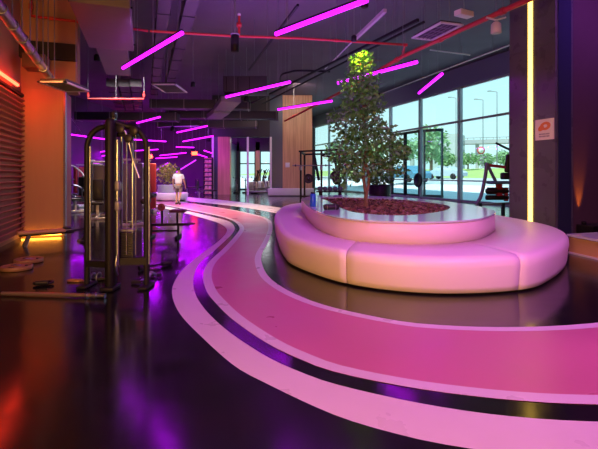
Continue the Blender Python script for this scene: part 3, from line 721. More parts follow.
# second dark unit, mid ceiling
c = gp(245, 92, 5.0)
r = thing('fan_coil_unit', (c.x, c.y+.5, 5.0), 0, 'dark boxy air unit above the magenta tube left of centre', 'air unit')
MB().rbox((0,0,.35), (1.9,1.0,.7), .02).build('casing', M_duct, r)
for x in (-.8,-.3,.2): MB().box((x,-.51,.35), (.03,.03,.6)).build('seam', M_black, r)
for x in (-.9,.9): MB().tube([(x,0,.6),(x,0,CZ-5.005)], .012, 5).build('hanger_rod', M_grey, r)
for i, (a, b, lab, wd) in enumerate([((231,102),(222,112),'pale flat duct panel under the dark air unit, nearer one',.85),((222,113),(214,119),'pale flat duct panel under the dark air unit, farther one',.8)]):
    z = 4.55-.1*i; A_, B_ = gp(*a, z), gp(*b, z); cc = (A_+B_)/2; L = (B_-A_).length
    r = thing('duct_panel', cc, math.atan2((B_-A_).y,(B_-A_).x)-PI/2, lab, 'duct')
    MB().rbox((0,0,.12), (wd,L,.24), .01).build('duct_body', M_greyduct, r)
    for x in (-.35,.35): MB().tube([(x,0,.2),(x,0,CZ-z-.005)], .01, 5).build('hanger_rod', M_grey, r)
# cross ducts far back
for i, (x, y, L, z, lab) in enumerate([(-5.0,22.5,5.0,4.75,'wide dark cross duct behind the square grille, nearest the viewer'),(-4.5,26.0,6.5,4.7,'wide dark cross duct second from the viewer, over the opening frames'),(-9.5,24.5,5.5,4.4,'dark cross duct at the left over the cable tower'),(-6.0,29.0,6.5,4.5,'dark cross duct farthest back before the white opening frame')]):
    r = thing('air_duct', (x,y,z), R(4), lab, 'duct')
    MB().rbox((0,0,.22), (L,.8,.44), .01).build('duct_body', M_duct, r)
    for k in range(4): MB().box((-L/2+.1+k*(L-.2)/3,0,.22), (.05,.85,.49)).build('duct_flange', M_greyduct, r)
    for sx_ in (-1,1): MB().tube([(sx_*L*.4,0,.3),(sx_*L*.4,0,CZ-z-.005)], .012, 5).build('hanger_rod', M_grey, r)

# long round pipe with lit underside, left
a, b = gp(-60,-75,3.55), gp(52.5,81,3.55)
r = thing('service_pipe', a, 0, 'long pale pipe running into the distance at the top left corner', 'pipe')
d_ = b-a; MB().tube([(0,0,0), d_], .075, 12).build('pipe', mat('galvanised_pipe', (.34,.30,.26), .35, metal=.6), r)
for k in range(9):
    t = .1+k*.1; p = d_*t; MB().tube([p-d_.normalized()*.04, p+d_.normalized()*.04], .088, 12).build('coupling', M_grey, r)
    MB().tube([p+Vector((0,0,.07)), Vector((p.x,p.y,CZ-3.555))], .01, 5).build('hanger_rod', M_grey, r)
# ceiling grilles
def grille(pts, z, lab, rz=None):
    P_ = [gp(*p, z) for p in pts]; c = sum(P_, Vector())/4
    ex = (P_[1]-P_[0]+P_[2]-P_[3]); ey = (P_[3]-P_[0]+P_[2]-P_[1]); lx, ly = ex.length/2, ey.length/2
    r = thing('air_grille', c, math.atan2(ex.y, ex.x), lab, 'air grille')
    f = MB()
    for sx_ in (-1,1): f.box((sx_*(lx/2-.03),0,.02), (.06,ly,.035))
    for sy_ in (-1,1): f.box((0,sy_*(ly/2-.03),.02), (lx,.06,.035))
    f.build('frame', M_white, r)
    n_ = max(4, int(ly/.11))
    s = MB()
    for k in range(n_): s.box((0,-ly/2+.09+k*(ly-.18)/(n_-1),.02), (lx-.1,.05,.012), M=Matrix.Rotation(R(30),3,'X'))
    for k in range(5): s.box((-lx/2+.1+k*(lx-.2)/4,0,.03), (.02,ly-.1,.02))
    s.build('slat', M_grey, r)
    MB().box((0,0,.07), (lx*.9,ly*.9,.05)).build('plenum_box', M_duct, r)
    for sx_ in ((-.12,) if 'pair' in lab else (-.4,.4)): MB().tube([(sx_*lx,0,.09),(sx_*lx,0,CZ-z-.005)], .01, 5).build('hanger_rod', M_grey, r)
grille([(48,83),(75,83),(82,92),(55,92)], 3.3, 'square ceiling grille at the upper left, at the end of the pale pipe')
grille([(158.5,85),(182,85),(182,93),(158.5,93)], 4.4, 'small pale ceiling grille right of the pair of long ducts')
grille([(411.6,39),(441,22.6),(464,26),(432,41)], 5.0, 'white framed ceiling grille beside the red pipe at the upper right')
# small ceiling box fixtures
c = gp(464, 16.5, 5.0)
r = thing('emergency_light', (c.x,c.y,5.0), .5, 'small pale box light above the red pipe at the top right', 'ceiling light')
MB().rbox((0,0,.06), (.42,.20,.12), .01).build('case', M_white, r); MB().tube([(0,0,.11),(0,0,CZ-5.005)], .01, 5).build('hanger_rod', M_grey, r)
r = thing('cable_box', tuple(gp(38,70,3.8)+Vector((.05,-.15,0))), UA, 'dark boxy cable tray end hung below the pale pipe at the left', 'box')
MB().rbox((0,0,.12), (.45,.5,.3), .01).build('body', mat('brown_metal', (.10,.07,.05), .5), r); MB().tube([(0,0,.2),(0,0,CZ-3.805)], .012, 5).build('hanger_rod', M_grey, r)

# red pipes
def red_pipe(pts, r_, label, couplings=4, hang=True):
    o = Vector(pts[0]); r = thing('sprinkler_pipe', o, 0, label, 'pipe')
    P_ = [Vector(p)-o for p in pts]; pb = MB().tube(P_, r_, 10).build('pipe', M_red, r)
    L = P_[-1]-P_[0]
    for k in range(couplings):
        t = (k+.5)/couplings; s_ = P_[int(t*(len(P_)-1))]; q_ = P_[min(int(t*(len(P_)-1))+1, len(P_)-1)]
        u_ = t*(len(P_)-1)-int(t*(len(P_)-1)); p = s_.lerp(q_, u_); d_ = (q_-s_).normalized()
        MB().tube([p-d_*.06, p+d_*.06], r_*1.35, 10).build('coupling', M_red, pb)
        if hang: MB().tube([p+Vector((0,0,r_)), Vector((p.x,p.y,CZ-o.z-.005))], .008, 5).build('hanger_rod', M_grey, r)
    return r
red_pipe([gp(545,-8,5.0), gp(402.5,56.5,5.0), gp(345,90,5.0), gp(285,121,5.0)], .06, 'thick red main pipe sloping from the grey column towards the oak panel', 7)
jb = gp(402.5,56.5,5.0); jb2 = gp(405,47,5.0)
red_pipe([jb+Vector((0,-.02,.06)), jb2+Vector((0,0,.06)), gp(300,38.2,5.06), gp(232,36,5.06), gp(150,31,5.06)], .032, 'thin red branch pipe crossing the ceiling from the main pipe', 6)
red_pipe([gp(150,31,5.06)+Vector((-.05,0,0)), gp(80,26,5.06)+Vector((0,-.36,0)), gp(43,25,5.06)+Vector((.08,-.62,0)), gp(43,25,5.06)+Vector((.08,-.62,.42))], .032, 'thin red pipe with upturned end at the top left', 3, False)
red_pipe([gp(88,99,4.6)+Vector((0,0,.3)), gp(88,99,4.6), gp(144,99,4.6), gp(144,99,4.6)+Vector((0,0,.3))], .04, 'short red pipe high behind the cable tower', 3)
r_ = gp(238, 36, 5.06)
r = thing('sprinkler_valve', tuple(r_+Vector((.03,0,.04))), 0, 'red upright valve on the thin red pipe above the black cylinder', 'valve')
MB().tube([(0,0,0),(0,0,.5)], .03, 8).build('riser', M_red, r); MB().lathe([(.0,.2),(.07,.2),(.07,.3),(0,.3)], (0,0,0), 12).build('valve_body', M_red, r)
MB().ball((0,0,.52), .045, 10, 6).build('gauge', M_white, r)
c = gp(235, 52, 4.2)
r = thing('pendant_speaker', (c.x, c.y, 4.2), 0, 'black cylinder hanging below the thin red pipe, left of centre', 'speaker')
MB().lathe([(0,0),(.085,0),(.095,.02),(.095,.36),(.085,.38),(0,.38)], (0,0,0), 20).build('body', M_black, r)
MB().lathe([(0,.38),(.10,.38),(.10,.41),(.03,.44),(0,.44)], (0,0,0), 20).build('cap', M_grey, r)
MB().tube([(0,0,.43),(0,0,CZ-4.205)], .018, 6).build('hanger_rod', M_grey, r)

# lighting tracks and conduits
def track(name, a, b, label, cat, w_, m, hangs=3):
    a, b = Vector(a), Vector(b); r = thing(name, a, 0, label, cat); d_ = b-a
    MB().bar((0,0,0), d_, w_, w_).build('rail', m, r)
    for k in range(hangs):
        p = d_*((k+.5)/hangs); MB().tube([p+Vector((0,0,w_/2)), Vector((p.x,p.y,CZ-a.z-.004))], .008, 5).build('hanger_rod', M_grey, r)
    return r
track('lighting_track', gp(418,20,5.2), gp(250,104,5.2), 'black lighting track sloping past the ficus top, left of two', 'track', .07, M_black, 5)
track('lighting_track', gp(424,22,5.2), gp(262,104,5.2), 'black lighting track sloping past the ficus top, right of two', 'track', .05, M_black, 5)
track('lighting_track', gp(298,5,5.4), gp(249,70,5.4), 'black lighting track under the smooth ceiling at the top centre', 'track', .05, M_black, 3)
track('cable_trunking', gp(385,10.5,5.6), gp(354,40,5.6), 'short pale trunking bar under the ceiling above the ficus', 'trunking', .09, mat('beige_trunking', (.5,.46,.42), .4), 2)
track('conduit', gp(354,40,5.58), gp(325,69,5.58), 'thin pale conduit carrying on from the trunking bar', 'conduit', .03, M_white, 2)
track('conduit', gp(449,68,6.2), gp(381,94,6.2), 'thin white conduit above the windows beside the ficus', 'conduit', .045, M_white, 2)
track('conduit', gp(510,45,6.2), gp(450,67.5,6.2), 'thin white conduit above the windows beside the grey column', 'conduit', .045, M_white, 2)
track('conduit', gp(430,50,5.9), gp(470,55,5.9), 'short pale conduit crossing under the red main pipe', 'conduit', .04, M_white, 2)
track('conduit', gp(52,92,4.5), gp(88,142,4.5), 'thin dark conduit sloping down behind the tan column', 'conduit', .05, M_grey, 2)
r = thing('black_pipe_loop', tuple(gp(281,76,5.3)), 0, 'black bent pipe arching over the magenta tube above the oak panel', 'pipe')
o = gp(281,76,5.3); P_ = [gp(281,88,5.3)-o+Vector((0,0,0)), Vector((0,0,0)), gp(290,72,5.3)-o, gp(300,70.5,5.3)-o, gp(330,71.5,5.3)-o]
MB().tube(catmull(P_, 6), .04, 8).build('pipe', M_black, r)
for p in (P_[0], P_[2], P_[4]): MB().tube([p, Vector((p.x,p.y,CZ-5.305))], .008, 5).build('hanger_rod', M_grey, r)

# warm spot lamps
def spot_lamp(px, py, z, label, energy, sz=1.0, white=False):
    c = gp(px, py, z); r = thing('spot_lamp', c, 0, label, 'spot lamp', 'warm spot lamps under the ceiling')
    m = M_white if white else M_black
    hs = MB().lathe([(.055*sz,0),(.075*sz,.01),(.07*sz,.14*sz),(.04*sz,.17*sz),(0,.17*sz)], (0,0,0), 16).build('housing', m, r)
    MB().lathe([(0,.004),(.056*sz,.004)], (0,0,0), 16).build('lens', M_lamp, hs)
    MB().tube([(0,0,.16*sz),(0,0,CZ-z-.005)], .012, 6).build('hanger_rod', M_grey, r)
    if energy:
        l = D.lights.new('spot_beam', 'SPOT'); o = D.objects.new('spot_beam', l); C.objects.link(o); o.parent = r; o.location = (0,0,-.02)
        l.energy = energy; l.color = (1,.66,.34); l.spot_size = R(110); l.spot_blend = .6; l.shadow_soft_size = .05
    return r
sl = spot_lamp(496, 33.5, 4.6, 'white spot lamp with a bright yellow glow, left of the grey column top', 90, 1.5, True)
for sx_ in (-1,1): MB().bar((0,0,.3), (sx_*.22,0,.36), .04, .03).build('bracket_arm', M_white, sl)
spot_lamp(246.5, 102, 4.6, 'yellow spot lamp glowing just below the magenta tube left of centre', 120, 1.6)
spot_lamp(378, 99, 4.6, 'warm spot lamp glowing beside the right side of the ficus', 80, 1.5)
spot_lamp(192.5, 150.5, 3.5, 'small warm spot lamp above the walking person', 350, 2.2)
spot_lamp(208.5, 141.5, 3.9, 'small warm spot lamp by the white opening frame', 260, 2.2)
spot_lamp(172.5, 131.5, 4.0, 'small warm spot lamp under the slanted magenta tube', 300, 1.8)
spot_lamp(260.5, 127, 4.9, 'warm spot lamp in front of the dark bulkhead', 150, 1.6)
spot_lamp(193, 87, 4.8, 'small spot lamp high between the square grille and the dark air unit', 2200, 1.2)
spot_lamp(97, 61, 4.9, 'added spot lamp high above the weight machines, beyond the sheet metal unit', 110, 1.2)  # put in behind the air unit to light the weight machines
spot_lamp(354, 41.5, 5.0, 'spot lamp aimed at the yellow-lit top of the ficus', 0, 1.0)
# the beam that lights the ficus top yellow
src = gp(354, 41.5, 5.0); l = D.lights.new('ficus_beam', 'SPOT'); o = D.objects.new('ficus_beam', l); C.objects.link(o)
o.location = (TX-.1, TY-.45, 4.5); l.energy = 1000; l.color = (1,.60,.03); l.spot_size = R(34); l.spot_blend = .6; l.shadow_soft_size = .03
o.rotation_euler = (Vector((TX-.12,TY,3.6))-o.location).to_track_quat('-Z','Y').to_euler()
r = thing('spot_lamp', (TX-.1, TY-.48, 4.56), 0, 'dark spot lamp just over the yellow-lit tip of the ficus', 'spot lamp')
MB().lathe([(.06,0),(.075,.02),(.07,.28),(0,.3)], (0,0,0), 16).build('housing', M_black, r); MB().tube([(0,0,.29),(0,0,CZ-4.565)], .015, 6).build('hanger_rod', M_grey, r)

# ================================================================ gym equipment
def plate_disc(mb, c, r_, th, axis='X'):
    Mx = {'X': Matrix.Rotation(PI/2,3,'Y'), 'Y': Matrix.Rotation(PI/2,3,'X'), 'Z': Matrix.Identity(3)}[axis]
    mb.lathe([(.03,-th/2),(.05,-th/2),(.055,-th*.3),(r_*.78,-th*.3),(r_*.82,-th/2),(r_*.97,-th/2),(r_,-th*.35),(r_,th*.35),(r_*.97,th/2),(r_*.82,th/2),(r_*.78,th*.3),(.055,th*.3),(.05,th/2),(.03,th/2),(.03,-th/2)], c, 28, Mx)

# cable tower in the left foreground
tw = thing('cable_tower', (-2.36, 5.52, 0), 0, 'tall black cable crossover tower with arched side frames and silver guide rods', 'cable machine')
m = MB(); m.rbox((0,0,1.08), (.115,.17,2.14), .055); m.build('center_post', M_black, tw)
m = MB(); m.rbox((0,-.012,.03), (.17,.26,.05), .015); m.build('post_foot', M_black, tw)
def arch(sgn, xo, y0):
    pts = [(xo,y0,.03),(xo,y0,1.78)]+[(xo-sgn*.24*(1-math.cos(a)), y0, 1.78+.28*math.sin(a)) for a in [PI/2*i/8 for i in range(1,9)]]+[(sgn*.03, y0*.3, 2.10)]
    a = MB(); a.tube(pts, .036, 10); return a
arch(-1, -.375, .16).build('side_arch', M_black, tw); arch(1, .405, .12).build('side_arch', M_black, tw)
for xo, y0 in ((-.375,.16),(.405,.12)): MB().rbox((xo,y0,.02), (.12,.34,.035), .012).build('foot_plate', M_black, tw)
m = MB(); m.bar((-.375,.16,.30),(-.02,.09,.30), .07, .08); m.build('cross_bar', M_black, tw)
m = MB(); m.bar((.02,.07,.34),(.405,.12,.34), .07, .09); m.build('cross_bar', M_black, tw)
# silver edge tubes of the arches
for sgn, xo, y0 in ((-1,-.332,.15),(1,.442,.11)):
    MB().tube([(xo,y0,.3),(xo,y0,1.80)], .012, 8).build('silver_trim', M_chrome, tw)
for x in (.06, .205): MB().tube([(x,.18,.33),(x,.18,1.93)], .017, 8).build('guide_rod', M_chrome, tw)
for x in (.155,.275): MB().tube([(x,.10,.42),(x,.10,1.95)], .006, 6).build('cable', M_grey, tw)
MB().tube([(.07,.03,.30),(.07,.03,1.88)], .022, 8).build('adjust_rail', M_chrome, tw)
s = MB()
for k in range(12): s.rbox((.13,.18,.35+k*.03), (.20,.11,.027), .004)
s.build('weight_stack', M_pad, tw); MB().rbox((.13,.18,.725), (.21,.12,.035), .008).build('top_plate', M_grey, tw)
MB().tube([(.13,.18,.73),(.13,.18,1.95)], .009, 8).build('selector_rod', M_chrome, tw)
MB().rbox((.13,.18,1.955), (.30,.12,.05), .012).build('top_bracket', M_black, tw)
for x, z in ((.03,2.20),(.10,2.02),(.20,1.90),(.27,2.0)):
    p = MB(); p.lathe([(0,-.014),(.05,-.014),(.055,-.008),(.045,0),(.055,.008),(.05,.014),(0,.014)], (x,.05,z), 18, Matrix.Rotation(PI/2,3,'Y') if x < .05 else Matrix.Rotation(PI/2,3,'X')); p.build('pulley', M_pad, tw)
MB().bar((.02,.05,2.13),(.03,.05,2.22), .03, .05).build('pulley_bracket', M_chrome, tw)
MB().tube(catmull([(.08,.05,2.02),(.16,.06,1.98),(.22,.08,1.75),(.25,.1,1.60),(.32,.1,1.40)], 6), .014, 8).build('lever_arm', M_chrome, tw)
for z in (1.30, 1.05): MB().rbox((.08,.02,z), (.07,.09,.12), .02).build('pulley_carriage', M_grey, tw)
MB().tube([(.08,-.02,.42),(.085,-.05,.33),(.08,-.02,.22),(.07,.02,.18)], .018, 8).build('low_pulley_arm', M_chrome, tw)
MB().rbox((-.42+.0,.02,.0), (.001,.001,.001), .0003) if False else None

# loose kit on the floor, left
b0, b1 = gp(2,293.5,.03), gp(92,295.5,.03); c = (b0+b1)/2
r = thing('barbell_bar', c, 0, 'long thin metal bar lying on the black floor in front of the cable tower', 'bar')
MB().tube([b0-c, b1-c], .024, 12).build('shaft', mat('bronze_bar', (.42,.34,.26), .3, metal=.8), r)
d_ = (b1-b0).normalized(); m = MB()
m.tube([b1-c, b1-c+d_*.16], .030, 12); m.build('sleeve', M_chrome, r)
for t in (-.06, .05): 
    k = MB(); k.tube([b1-c+d_*(t-.012), b1-c+d_*(t+.012)], .040, 12); k.build('collar', M_chrome, r)
for i, (px, py, lab) in enumerate([(17,269.5,'weight plate lying flat at the left edge, nearer one with the orange sheen'),(28.5,262.3,'weight plate lying flat at the left edge, farther one near the tan bench')]):
    p = gp(px, py); r = thing('weight_plate', (p.x,p.y,0), 0, lab, 'weight plate', 'weight plates on the floor')
    m = MB(); plate_disc(m, (0,0,.034), .215, .06, 'Z'); dsc = m.build('disc', mat('tan_rubber', (.30,.16,.07), .4, noise=.3, nscale=10), r)
    k = MB(); k.lathe([(.026,0),(.05,.0),(.05,.066),(.026,.066),(.026,0)], (0,0,.002), 18); k.build('hub_ring', M_chrome, dsc)
    for a in range(3):
        g = MB(); g.rbox((.125*math.cos(a*2.1+.4), .125*math.sin(a*2.1+.4), .055), (.075,.04,.012), .005, rz=a*2.1+.4+PI/2); g.build('grip_slot', M_black, dsc)
p = gp(43.5, 285); r = thing('grip_handle', (p.x,p.y,0), R(12), 'small black loop handle lying alone on the floor behind the metal bar', 'handle')
MB().tube([(.11*math.cos(a)*1.0, .06*math.sin(a), .03) for a in [2*PI*i/20 for i in range(20)]], .018, 8, closed=True).build('loop', M_black, r)
MB().tube([(-.07,-.055,.045),(.07,-.055,.045)], .024, 10).build('grip', M_pad, r)
p = gp(75, 281.5); r = thing('rope_handle', (p.x,p.y,0), R(-6), 'coppery flat ring attachment on the floor left of the tower foot', 'handle')
MB().tube([(.10*math.cos(a), .05*math.sin(a), .014) for a in [2*PI*i/20 for i in range(20)]], .013, 8, closed=True).build('ring', mat('copper', (.55,.28,.16), .35, metal=.7), r)
MB().tube([(.09,0,.014),(.22,.01,.014)], .013, 8).build('shank', MATS['copper'], r)
p = gp(93, 281); r = thing('stirrup_handle', (p.x+.03,p.y-.02,0), R(20), 'silver stirrup handle on the floor beside the tower left foot', 'handle')
for s_ in (-.05,.02):
    MB().tube(catmull([(s_,-.05,.012),(s_+.01,-.02,.09),(s_+.05,0,.11),(s_+.06,.03,.05),(s_+.03,.06,.012)], 5), .011, 7).build('loop', M_chrome, r)
MB().tube([(-.11,.0,.02),(.13,.03,.02)], .02, 10).build('grip', M_pad, r)
a_, b_ = gp(139,268.5,.04), gp(171,262.5,.04); c = (a_+b_)/2
r = thing('lat_bar', (c.x,c.y,0), 0, 'black padded pull bar lying on the purple-lit floor right of the tower', 'bar')
d_ = (b_-a_); o = Vector((0,0,.04)); MB().tube([-d_/2+o, d_/2+o], .016, 10).build('bar', M_black, r)
for s_ in (-1,1): MB().tube([d_*(.5*s_)+o, d_*(.2*s_)+o], .036, 12).build('foam_grip', M_pad, r)
p = gp(147, 281); r = thing('row_handle', (p.x,p.y,0), R(35), 'silver double row handle on the floor at the tower right foot', 'handle')
MB().tube(catmull([(-.16,-.10,.02),(-.02,-.05,.05),(.06,0,.10),(.14,.10,.05),(.17,.16,.02)], 5), .016, 8).build('frame', M_chrome, r)
for q in ((-.16,-.10,.024),(.17,.16,.024)): MB().tube([Vector(q)+Vector((-.05,.05,0)), Vector(q)+Vector((.06,-.06,.01))], .022, 10).build('grip', M_pad, r)
MB().rbox((.06,0,.10), (.05,.05,.05), .012).build('pivot', M_grey, r)

# low tan bench at the left
bv = Vector((.60,.45,0)); r = thing('flat_bench', (-5.25, 8.98, 0), math.atan2(.45,.60), 'low exercise bench with tan padded top in front of the tan column', 'bench')
MB().rbox((0,0,.275), (.86,.26,.065), .03).build('pad', mat('tan_vinyl', (.55,.33,.16), .4), r)
MB().rbox((.1,0,.225), (1.0,.08,.05), .012).build('frame', M_black, r)
MB().bar((.38,0,.23),(.98,0,.30), .04, .04).build('rear_bar', M_black, r)
for s_ in (-1,1): MB().bar((-.22,s_*.05,.22),(-.30,s_*.16,0), .05, .035).build('leg', M_grey, r)
MB().bar((.95,0,.30),(.72,0,0), .045, .045).build('leg', M_black, r)
MB().rbox((.72,0,.02), (.08,.40,.04), .015).build('foot_bar', M_black, r); MB().rbox((.46,0,.32), (.14,.2,.05), .02).build('seat_wedge', M_pad, r)
# roller bench behind the tower
rb = thing('leg_extension_bench', (-2.95, 10.0, 0), R(4), 'black leg roller bench standing on the purple floor right of the tower', 'bench')
MB().rbox((0,0,.30), (.92,.06,.06), .012).build('main_beam', M_black, rb)
MB().tube([(-.42,0,.30),(-.44,0,.62),(-.50,0,.95)], .03, 8).build('upright', M_black, rb)
MB().tube([(-.16,0,.30),(-.16,0,.68)], .025, 8).build('upright', M_black, rb)
MB().tube([(.18,0,.30),(.18,0,.58)], .025, 8).build('upright', M_black, rb)
for x in (-.40,.20):
    MB().rbox((x,0,.03), (.07,.55,.06), .015).build('foot_bar', M_black, rb); MB().tube([(x,0,.05),(x,0,.3)], .028, 8).build('leg', M_black, rb)
MB().rbox((.20,0,.61), (.36,.28,.07), .03).build('seat_pad', mat('maroon_vinyl', (.10,.03,.05), .4), rb)
for z, x in ((.97,-.38),(.84,-.52)): MB().lathe([(0,-.22),(.055,-.22),(.065,-.2),(.065,.2),(.055,.22),(0,.22)], (x,0,z), 16, Matrix.Rotation(PI/2,3,'X')).build('roller_pad', M_pad, rb)
MB().bar((-.52,0,.84),(-.30,0,.99), .04).build('roller_arm', M_black, rb)
m = MB(); plate_disc(m, (-.16,-.06,.70), .085, .04, 'Y'); m.build('weight_disc', mat('red_disc', (.25,.05,.06), .4), rb)
MB().rbox((.48,0,.315), (.20,.12,.04), .015).build('foot_pad', M_pad, rb)
MB().bar((-.4,0,.16),(.2,0,.16), .045, .045).build('lower_beam', M_black, rb)

# generic weight machines deep in the hall
def machine(x, y, rz, label, kind, col=None):
    r = thing('weight_machine', (x,y,0), rz, label, 'weight machine', 'weight machines at the far left')
    m = MB(); m.rbox((0,.55,1.0), (.62,.26,1.7), .04); m.build('stack_shroud', col or mat('dark_shroud', (.09,.08,.10), .35), r)
    f = MB(); f.rbox((0,0,.06), (.09,1.5,.09), .015); f.build('base_beam', M_silver, r)
    for y_ in (-.65,.6): MB().rbox((0,y_,.04), (.8,.09,.08), .015).build('foot_bar', M_silver, r)
    MB().bar((0,-.15,.1),(0,-.15,.48), .08).build('seat_post', M_silver, r)
    MB().rbox((0,-.2,.52), (.40,.42,.09), .035).build('seat_pad', M_pad, r)
    MB().rbox((0,.12,.98), (.34,.09,.72), .035).build('back_pad', M_pad, r)
    for s_ in (-1,1):
        if kind == 0: pts = [(s_*.12,.30,1.75),(s_*.42,.2,1.72),(s_*.48,-.15,1.45),(s_*.46,-.35,1.15)]
        else: pts = [(s_*.12,.3,.55),(s_*.45,.1,.6),(s_*.48,-.25,.95),(s_*.40,-.48,1.05)]
        MB().tube(catmull(pts, 5), .028, 8).build('press_arm', M_chrome if kind else M_silver, r)
        MB().tube([pts[-1], (pts[-1][0]*.72, pts[-1][1]-.05, pts[-1][2])], .028, 8).build('hand_grip', M_pad, r)
    for s_ in (-.2,.2): MB().tube([(s_,.40,.2),(s_,.40,1.95)], .018, 6).build('guide_rod', M_chrome, r)
    MB().tube([(-.28,.45,1.95),(.28,.45,1.95)], .04, 8).build('top_beam', M_silver, r)
    return r
red_sh = mat('red_shroud', (.35,.03,.03), .4)
def gx(px, d): return (px-299)/FPX*d
mk = [(71,19.5,R(80),'tall purple-sheened weight machine at the edge of the tan column',0,None,1.05),
 (98,14.5,R(20),'weight machine seen through the left arch of the tower',1,None,.95),
 (128,12.8,R(-150),'weight machine right behind the silver guide rods',0,None,.95),
 (86,24,R(60),'small far weight machine between the tan column and the tower',1,red_sh,1),
 (103,27,R(10),'red-shrouded weight machine far behind the tower left arch',0,red_sh,1),
 (129,30,R(-20),'red-shrouded weight machine far behind the guide rods',1,red_sh,1),
 (141,22,R(200),'weight machine far behind the right arch of the tower',0,None,1),
 (152,33,R(90),'small far weight machine left of the glowing plant',1,None,1),
 (118,36,R(-60),'far weight machine just right of the tower post',0,None,1),
 (79,16.5,R(-30),'weight machine between the tan column and the tower left arch, nearer one',1,None,1),
 (112,18.5,R(120),'weight machine hidden mostly behind the tower centre post',0,None,1),
 (136,16.5,R(-60),'weight machine between the guide rods and the tower right arch',1,red_sh,1),
 (144,27,R(30),'weight machine far right of the tower beside the glowing planter',0,red_sh,1)]
r0 = None
for px, d, rz, lab, kind, colr, sc in mk:
    r0 = machine(gx(px,d), d, rz, lab, kind, colr); r0.scale = (sc, sc, sc)
# dark benches under the far wall
def low_bench(x, y, rz, label):
    r = thing('exercise_bench', (x,y,0), rz, label, 'bench', 'dark exercise benches at the far wall')
    MB().rbox((0,0,.45), (1.2,.3,.09), .04).build('seat_pad', M_pad, r)
    MB().rbox((-.55,0,.75), (.10,.3,.62), .04).build('back_pad', M_pad, r)
    for x_ in (-.45,.45): MB().bar((x_,0,.0),(x_,0,.42), .06).build('leg', M_grey, r); MB().rbox((x_,0,.03), (.08,.5,.05), .015).build('foot_bar', M_grey, r)
    return r
lb = low_bench(gx(193,33), 33, R(30), 'dark exercise bench right of the walking person, nearer the person')
dup(lb, (gx(201,34.5), 34.5, 0), R(70), 'dark exercise bench next to the orange-lit shelf tower')
dup(lb, (gx(207,26.5), 26.5, 0), R(12), 'exercise bench low at the edge of the pale floor band, before the shelf tower')
# shelf tower
r = thing('shelf_tower', (gx(208.5,30.2), 30.2, 0), 0, 'tall open shelf tower lit orange beside the white opening frame', 'shelf')
for x in (-.28,.28): MB().rbox((x,0,1.3), (.05,.4,2.6), .01).build('side_post', M_black, r)
for k in range(9): MB().rbox((0,0,.12+k*.3), (.55,.4,.04), .008).build('shelf_board', M_wood, r)
rd = random.Random(5)
for k in range(8):
    for x in (-.13,.13):
        tag(MB().rbox((0,0,.07), (.2,.3,.14+rd.uniform(-.03,.05)), .03).build('folded_towel', mat('towel_cream', (.62,.48,.36), .9), None, (gx(208.5,30.2)+x, 30.2, .145+k*.3+.012)),
            'folded pale towel on %s board of the tall shelf tower, %s stack' % (['the lowest','the second lowest','the third lowest','the fourth lowest','the fourth highest','the third highest','the second highest','the topmost'][k], 'left' if x < 0 else 'right'), 'towel', 'folded towels on the shelf tower')

# second round planter with glowing plant
r = thing('round_planter', (gx(170,24.2), 24.2, 0), 0, 'white round planter bench in the distance behind the walking person', 'planter')
MB().lathe([(0,.04),(.9,.04),(.95,.10),(.97,.36),(.93,.43),(.6,.44),(.6,.30),(0,.30)], (0,0,0), 40).build('seat', M_leather, r)
MB().lathe([(.58,.42),(.66,.42),(.66,.83),(.70,.86),(.48,.86),(.48,.70),(0,.70)], (0,0,0), 36).build('planter_wall', M_rim, r)
MB().lathe([(0,0),(.86,0),(.86,.05),(0,.05)], (0,0,0), 36).build('plinth', M_black, r)
r = thing('planter_shrub', (gx(168,24.2), 24.2, .70), 0, 'yellow-green lit shrub in the distant white planter', 'shrub')
leaf_cloud(520, .17, in_ell((0,0,.78), .62, .5, .55), 9).build('foliage', mat('yellow_leaf', (.34,.36,.05), .5, noise=.3), r)
s = MB(); [s.tube([(rd.uniform(-.1,.1),rd.uniform(-.1,.1),-.01),(rd.uniform(-.35,.35),rd.uniform(-.3,.3),.9)], .015, 5) for _ in range(6)]; s.build('stem', M_bark, r)
l = D.lights.new('shrub_beam', 'SPOT'); o = D.objects.new('shrub_beam', l); C.objects.link(o); o.location = (gx(172.5,23.6), 23.4, 4.0)
l.energy = 160; l.color = (1,.85,.25); l.spot_size = R(50); l.spot_blend = .6; o.rotation_euler = (Vector((gx(168,24.2),24.2,1.3))-o.location).to_track_quat('-Z','Y').to_euler()

# barbell rack behind the planter
RX, RY = gx(320,17.6), 17.6
rk = thing('squat_rack', (RX, RY, 0), R(-10), 'black squat rack with barbell standing behind the left end of the planter', 'rack')
for x, y in ((-.78,0),(.06,.0),(-.78,.95),(.72,.55)): MB().bar((x,y,0),(x,y,2.38 if y < .5 else 2.3), .075).build('upright', M_black, rk)
MB().bar((.60,-.1,2.1),(.95,-.35,.02), .07).build('slanted_upright', M_black, rk)
MB().bar((-.30,.3,2.3),(-.05,.05,1.2), .08).build('brace', M_black, rk)
for a_, b_ in (((-.86,0,2.36),(.86,0,2.42)),((-.78,.95,2.28),(.72,.55,2.28)),((-.78,0,2.34),(-.78,.95,2.28)),((.06,0,2.2),(.80,-.2,2.05)),((-.78,0,.55),(.06,0,.55))): MB().bar(a_, b_, .07).build('cross_beam', M_black, rk)
for x in (-.78,.06): MB().rbox((x,-.06,1.68), (.10,.14,.16), .02).build('bar_hook', M_grey, rk)
for x in (-.78,.06,.72): MB().rbox((x,.4,.03), (.09,1.1,.06), .015).build('foot_beam', M_black, rk)
r = thing('barbell', (RX-.35, RY+.0, 1.79), R(-10), 'steel barbell resting on the hooks of the squat rack', 'barbell')
MB().tube([(-.75,-.10,0),(.85,-.10,0)], .022, 10).build('bar', M_grey, r)
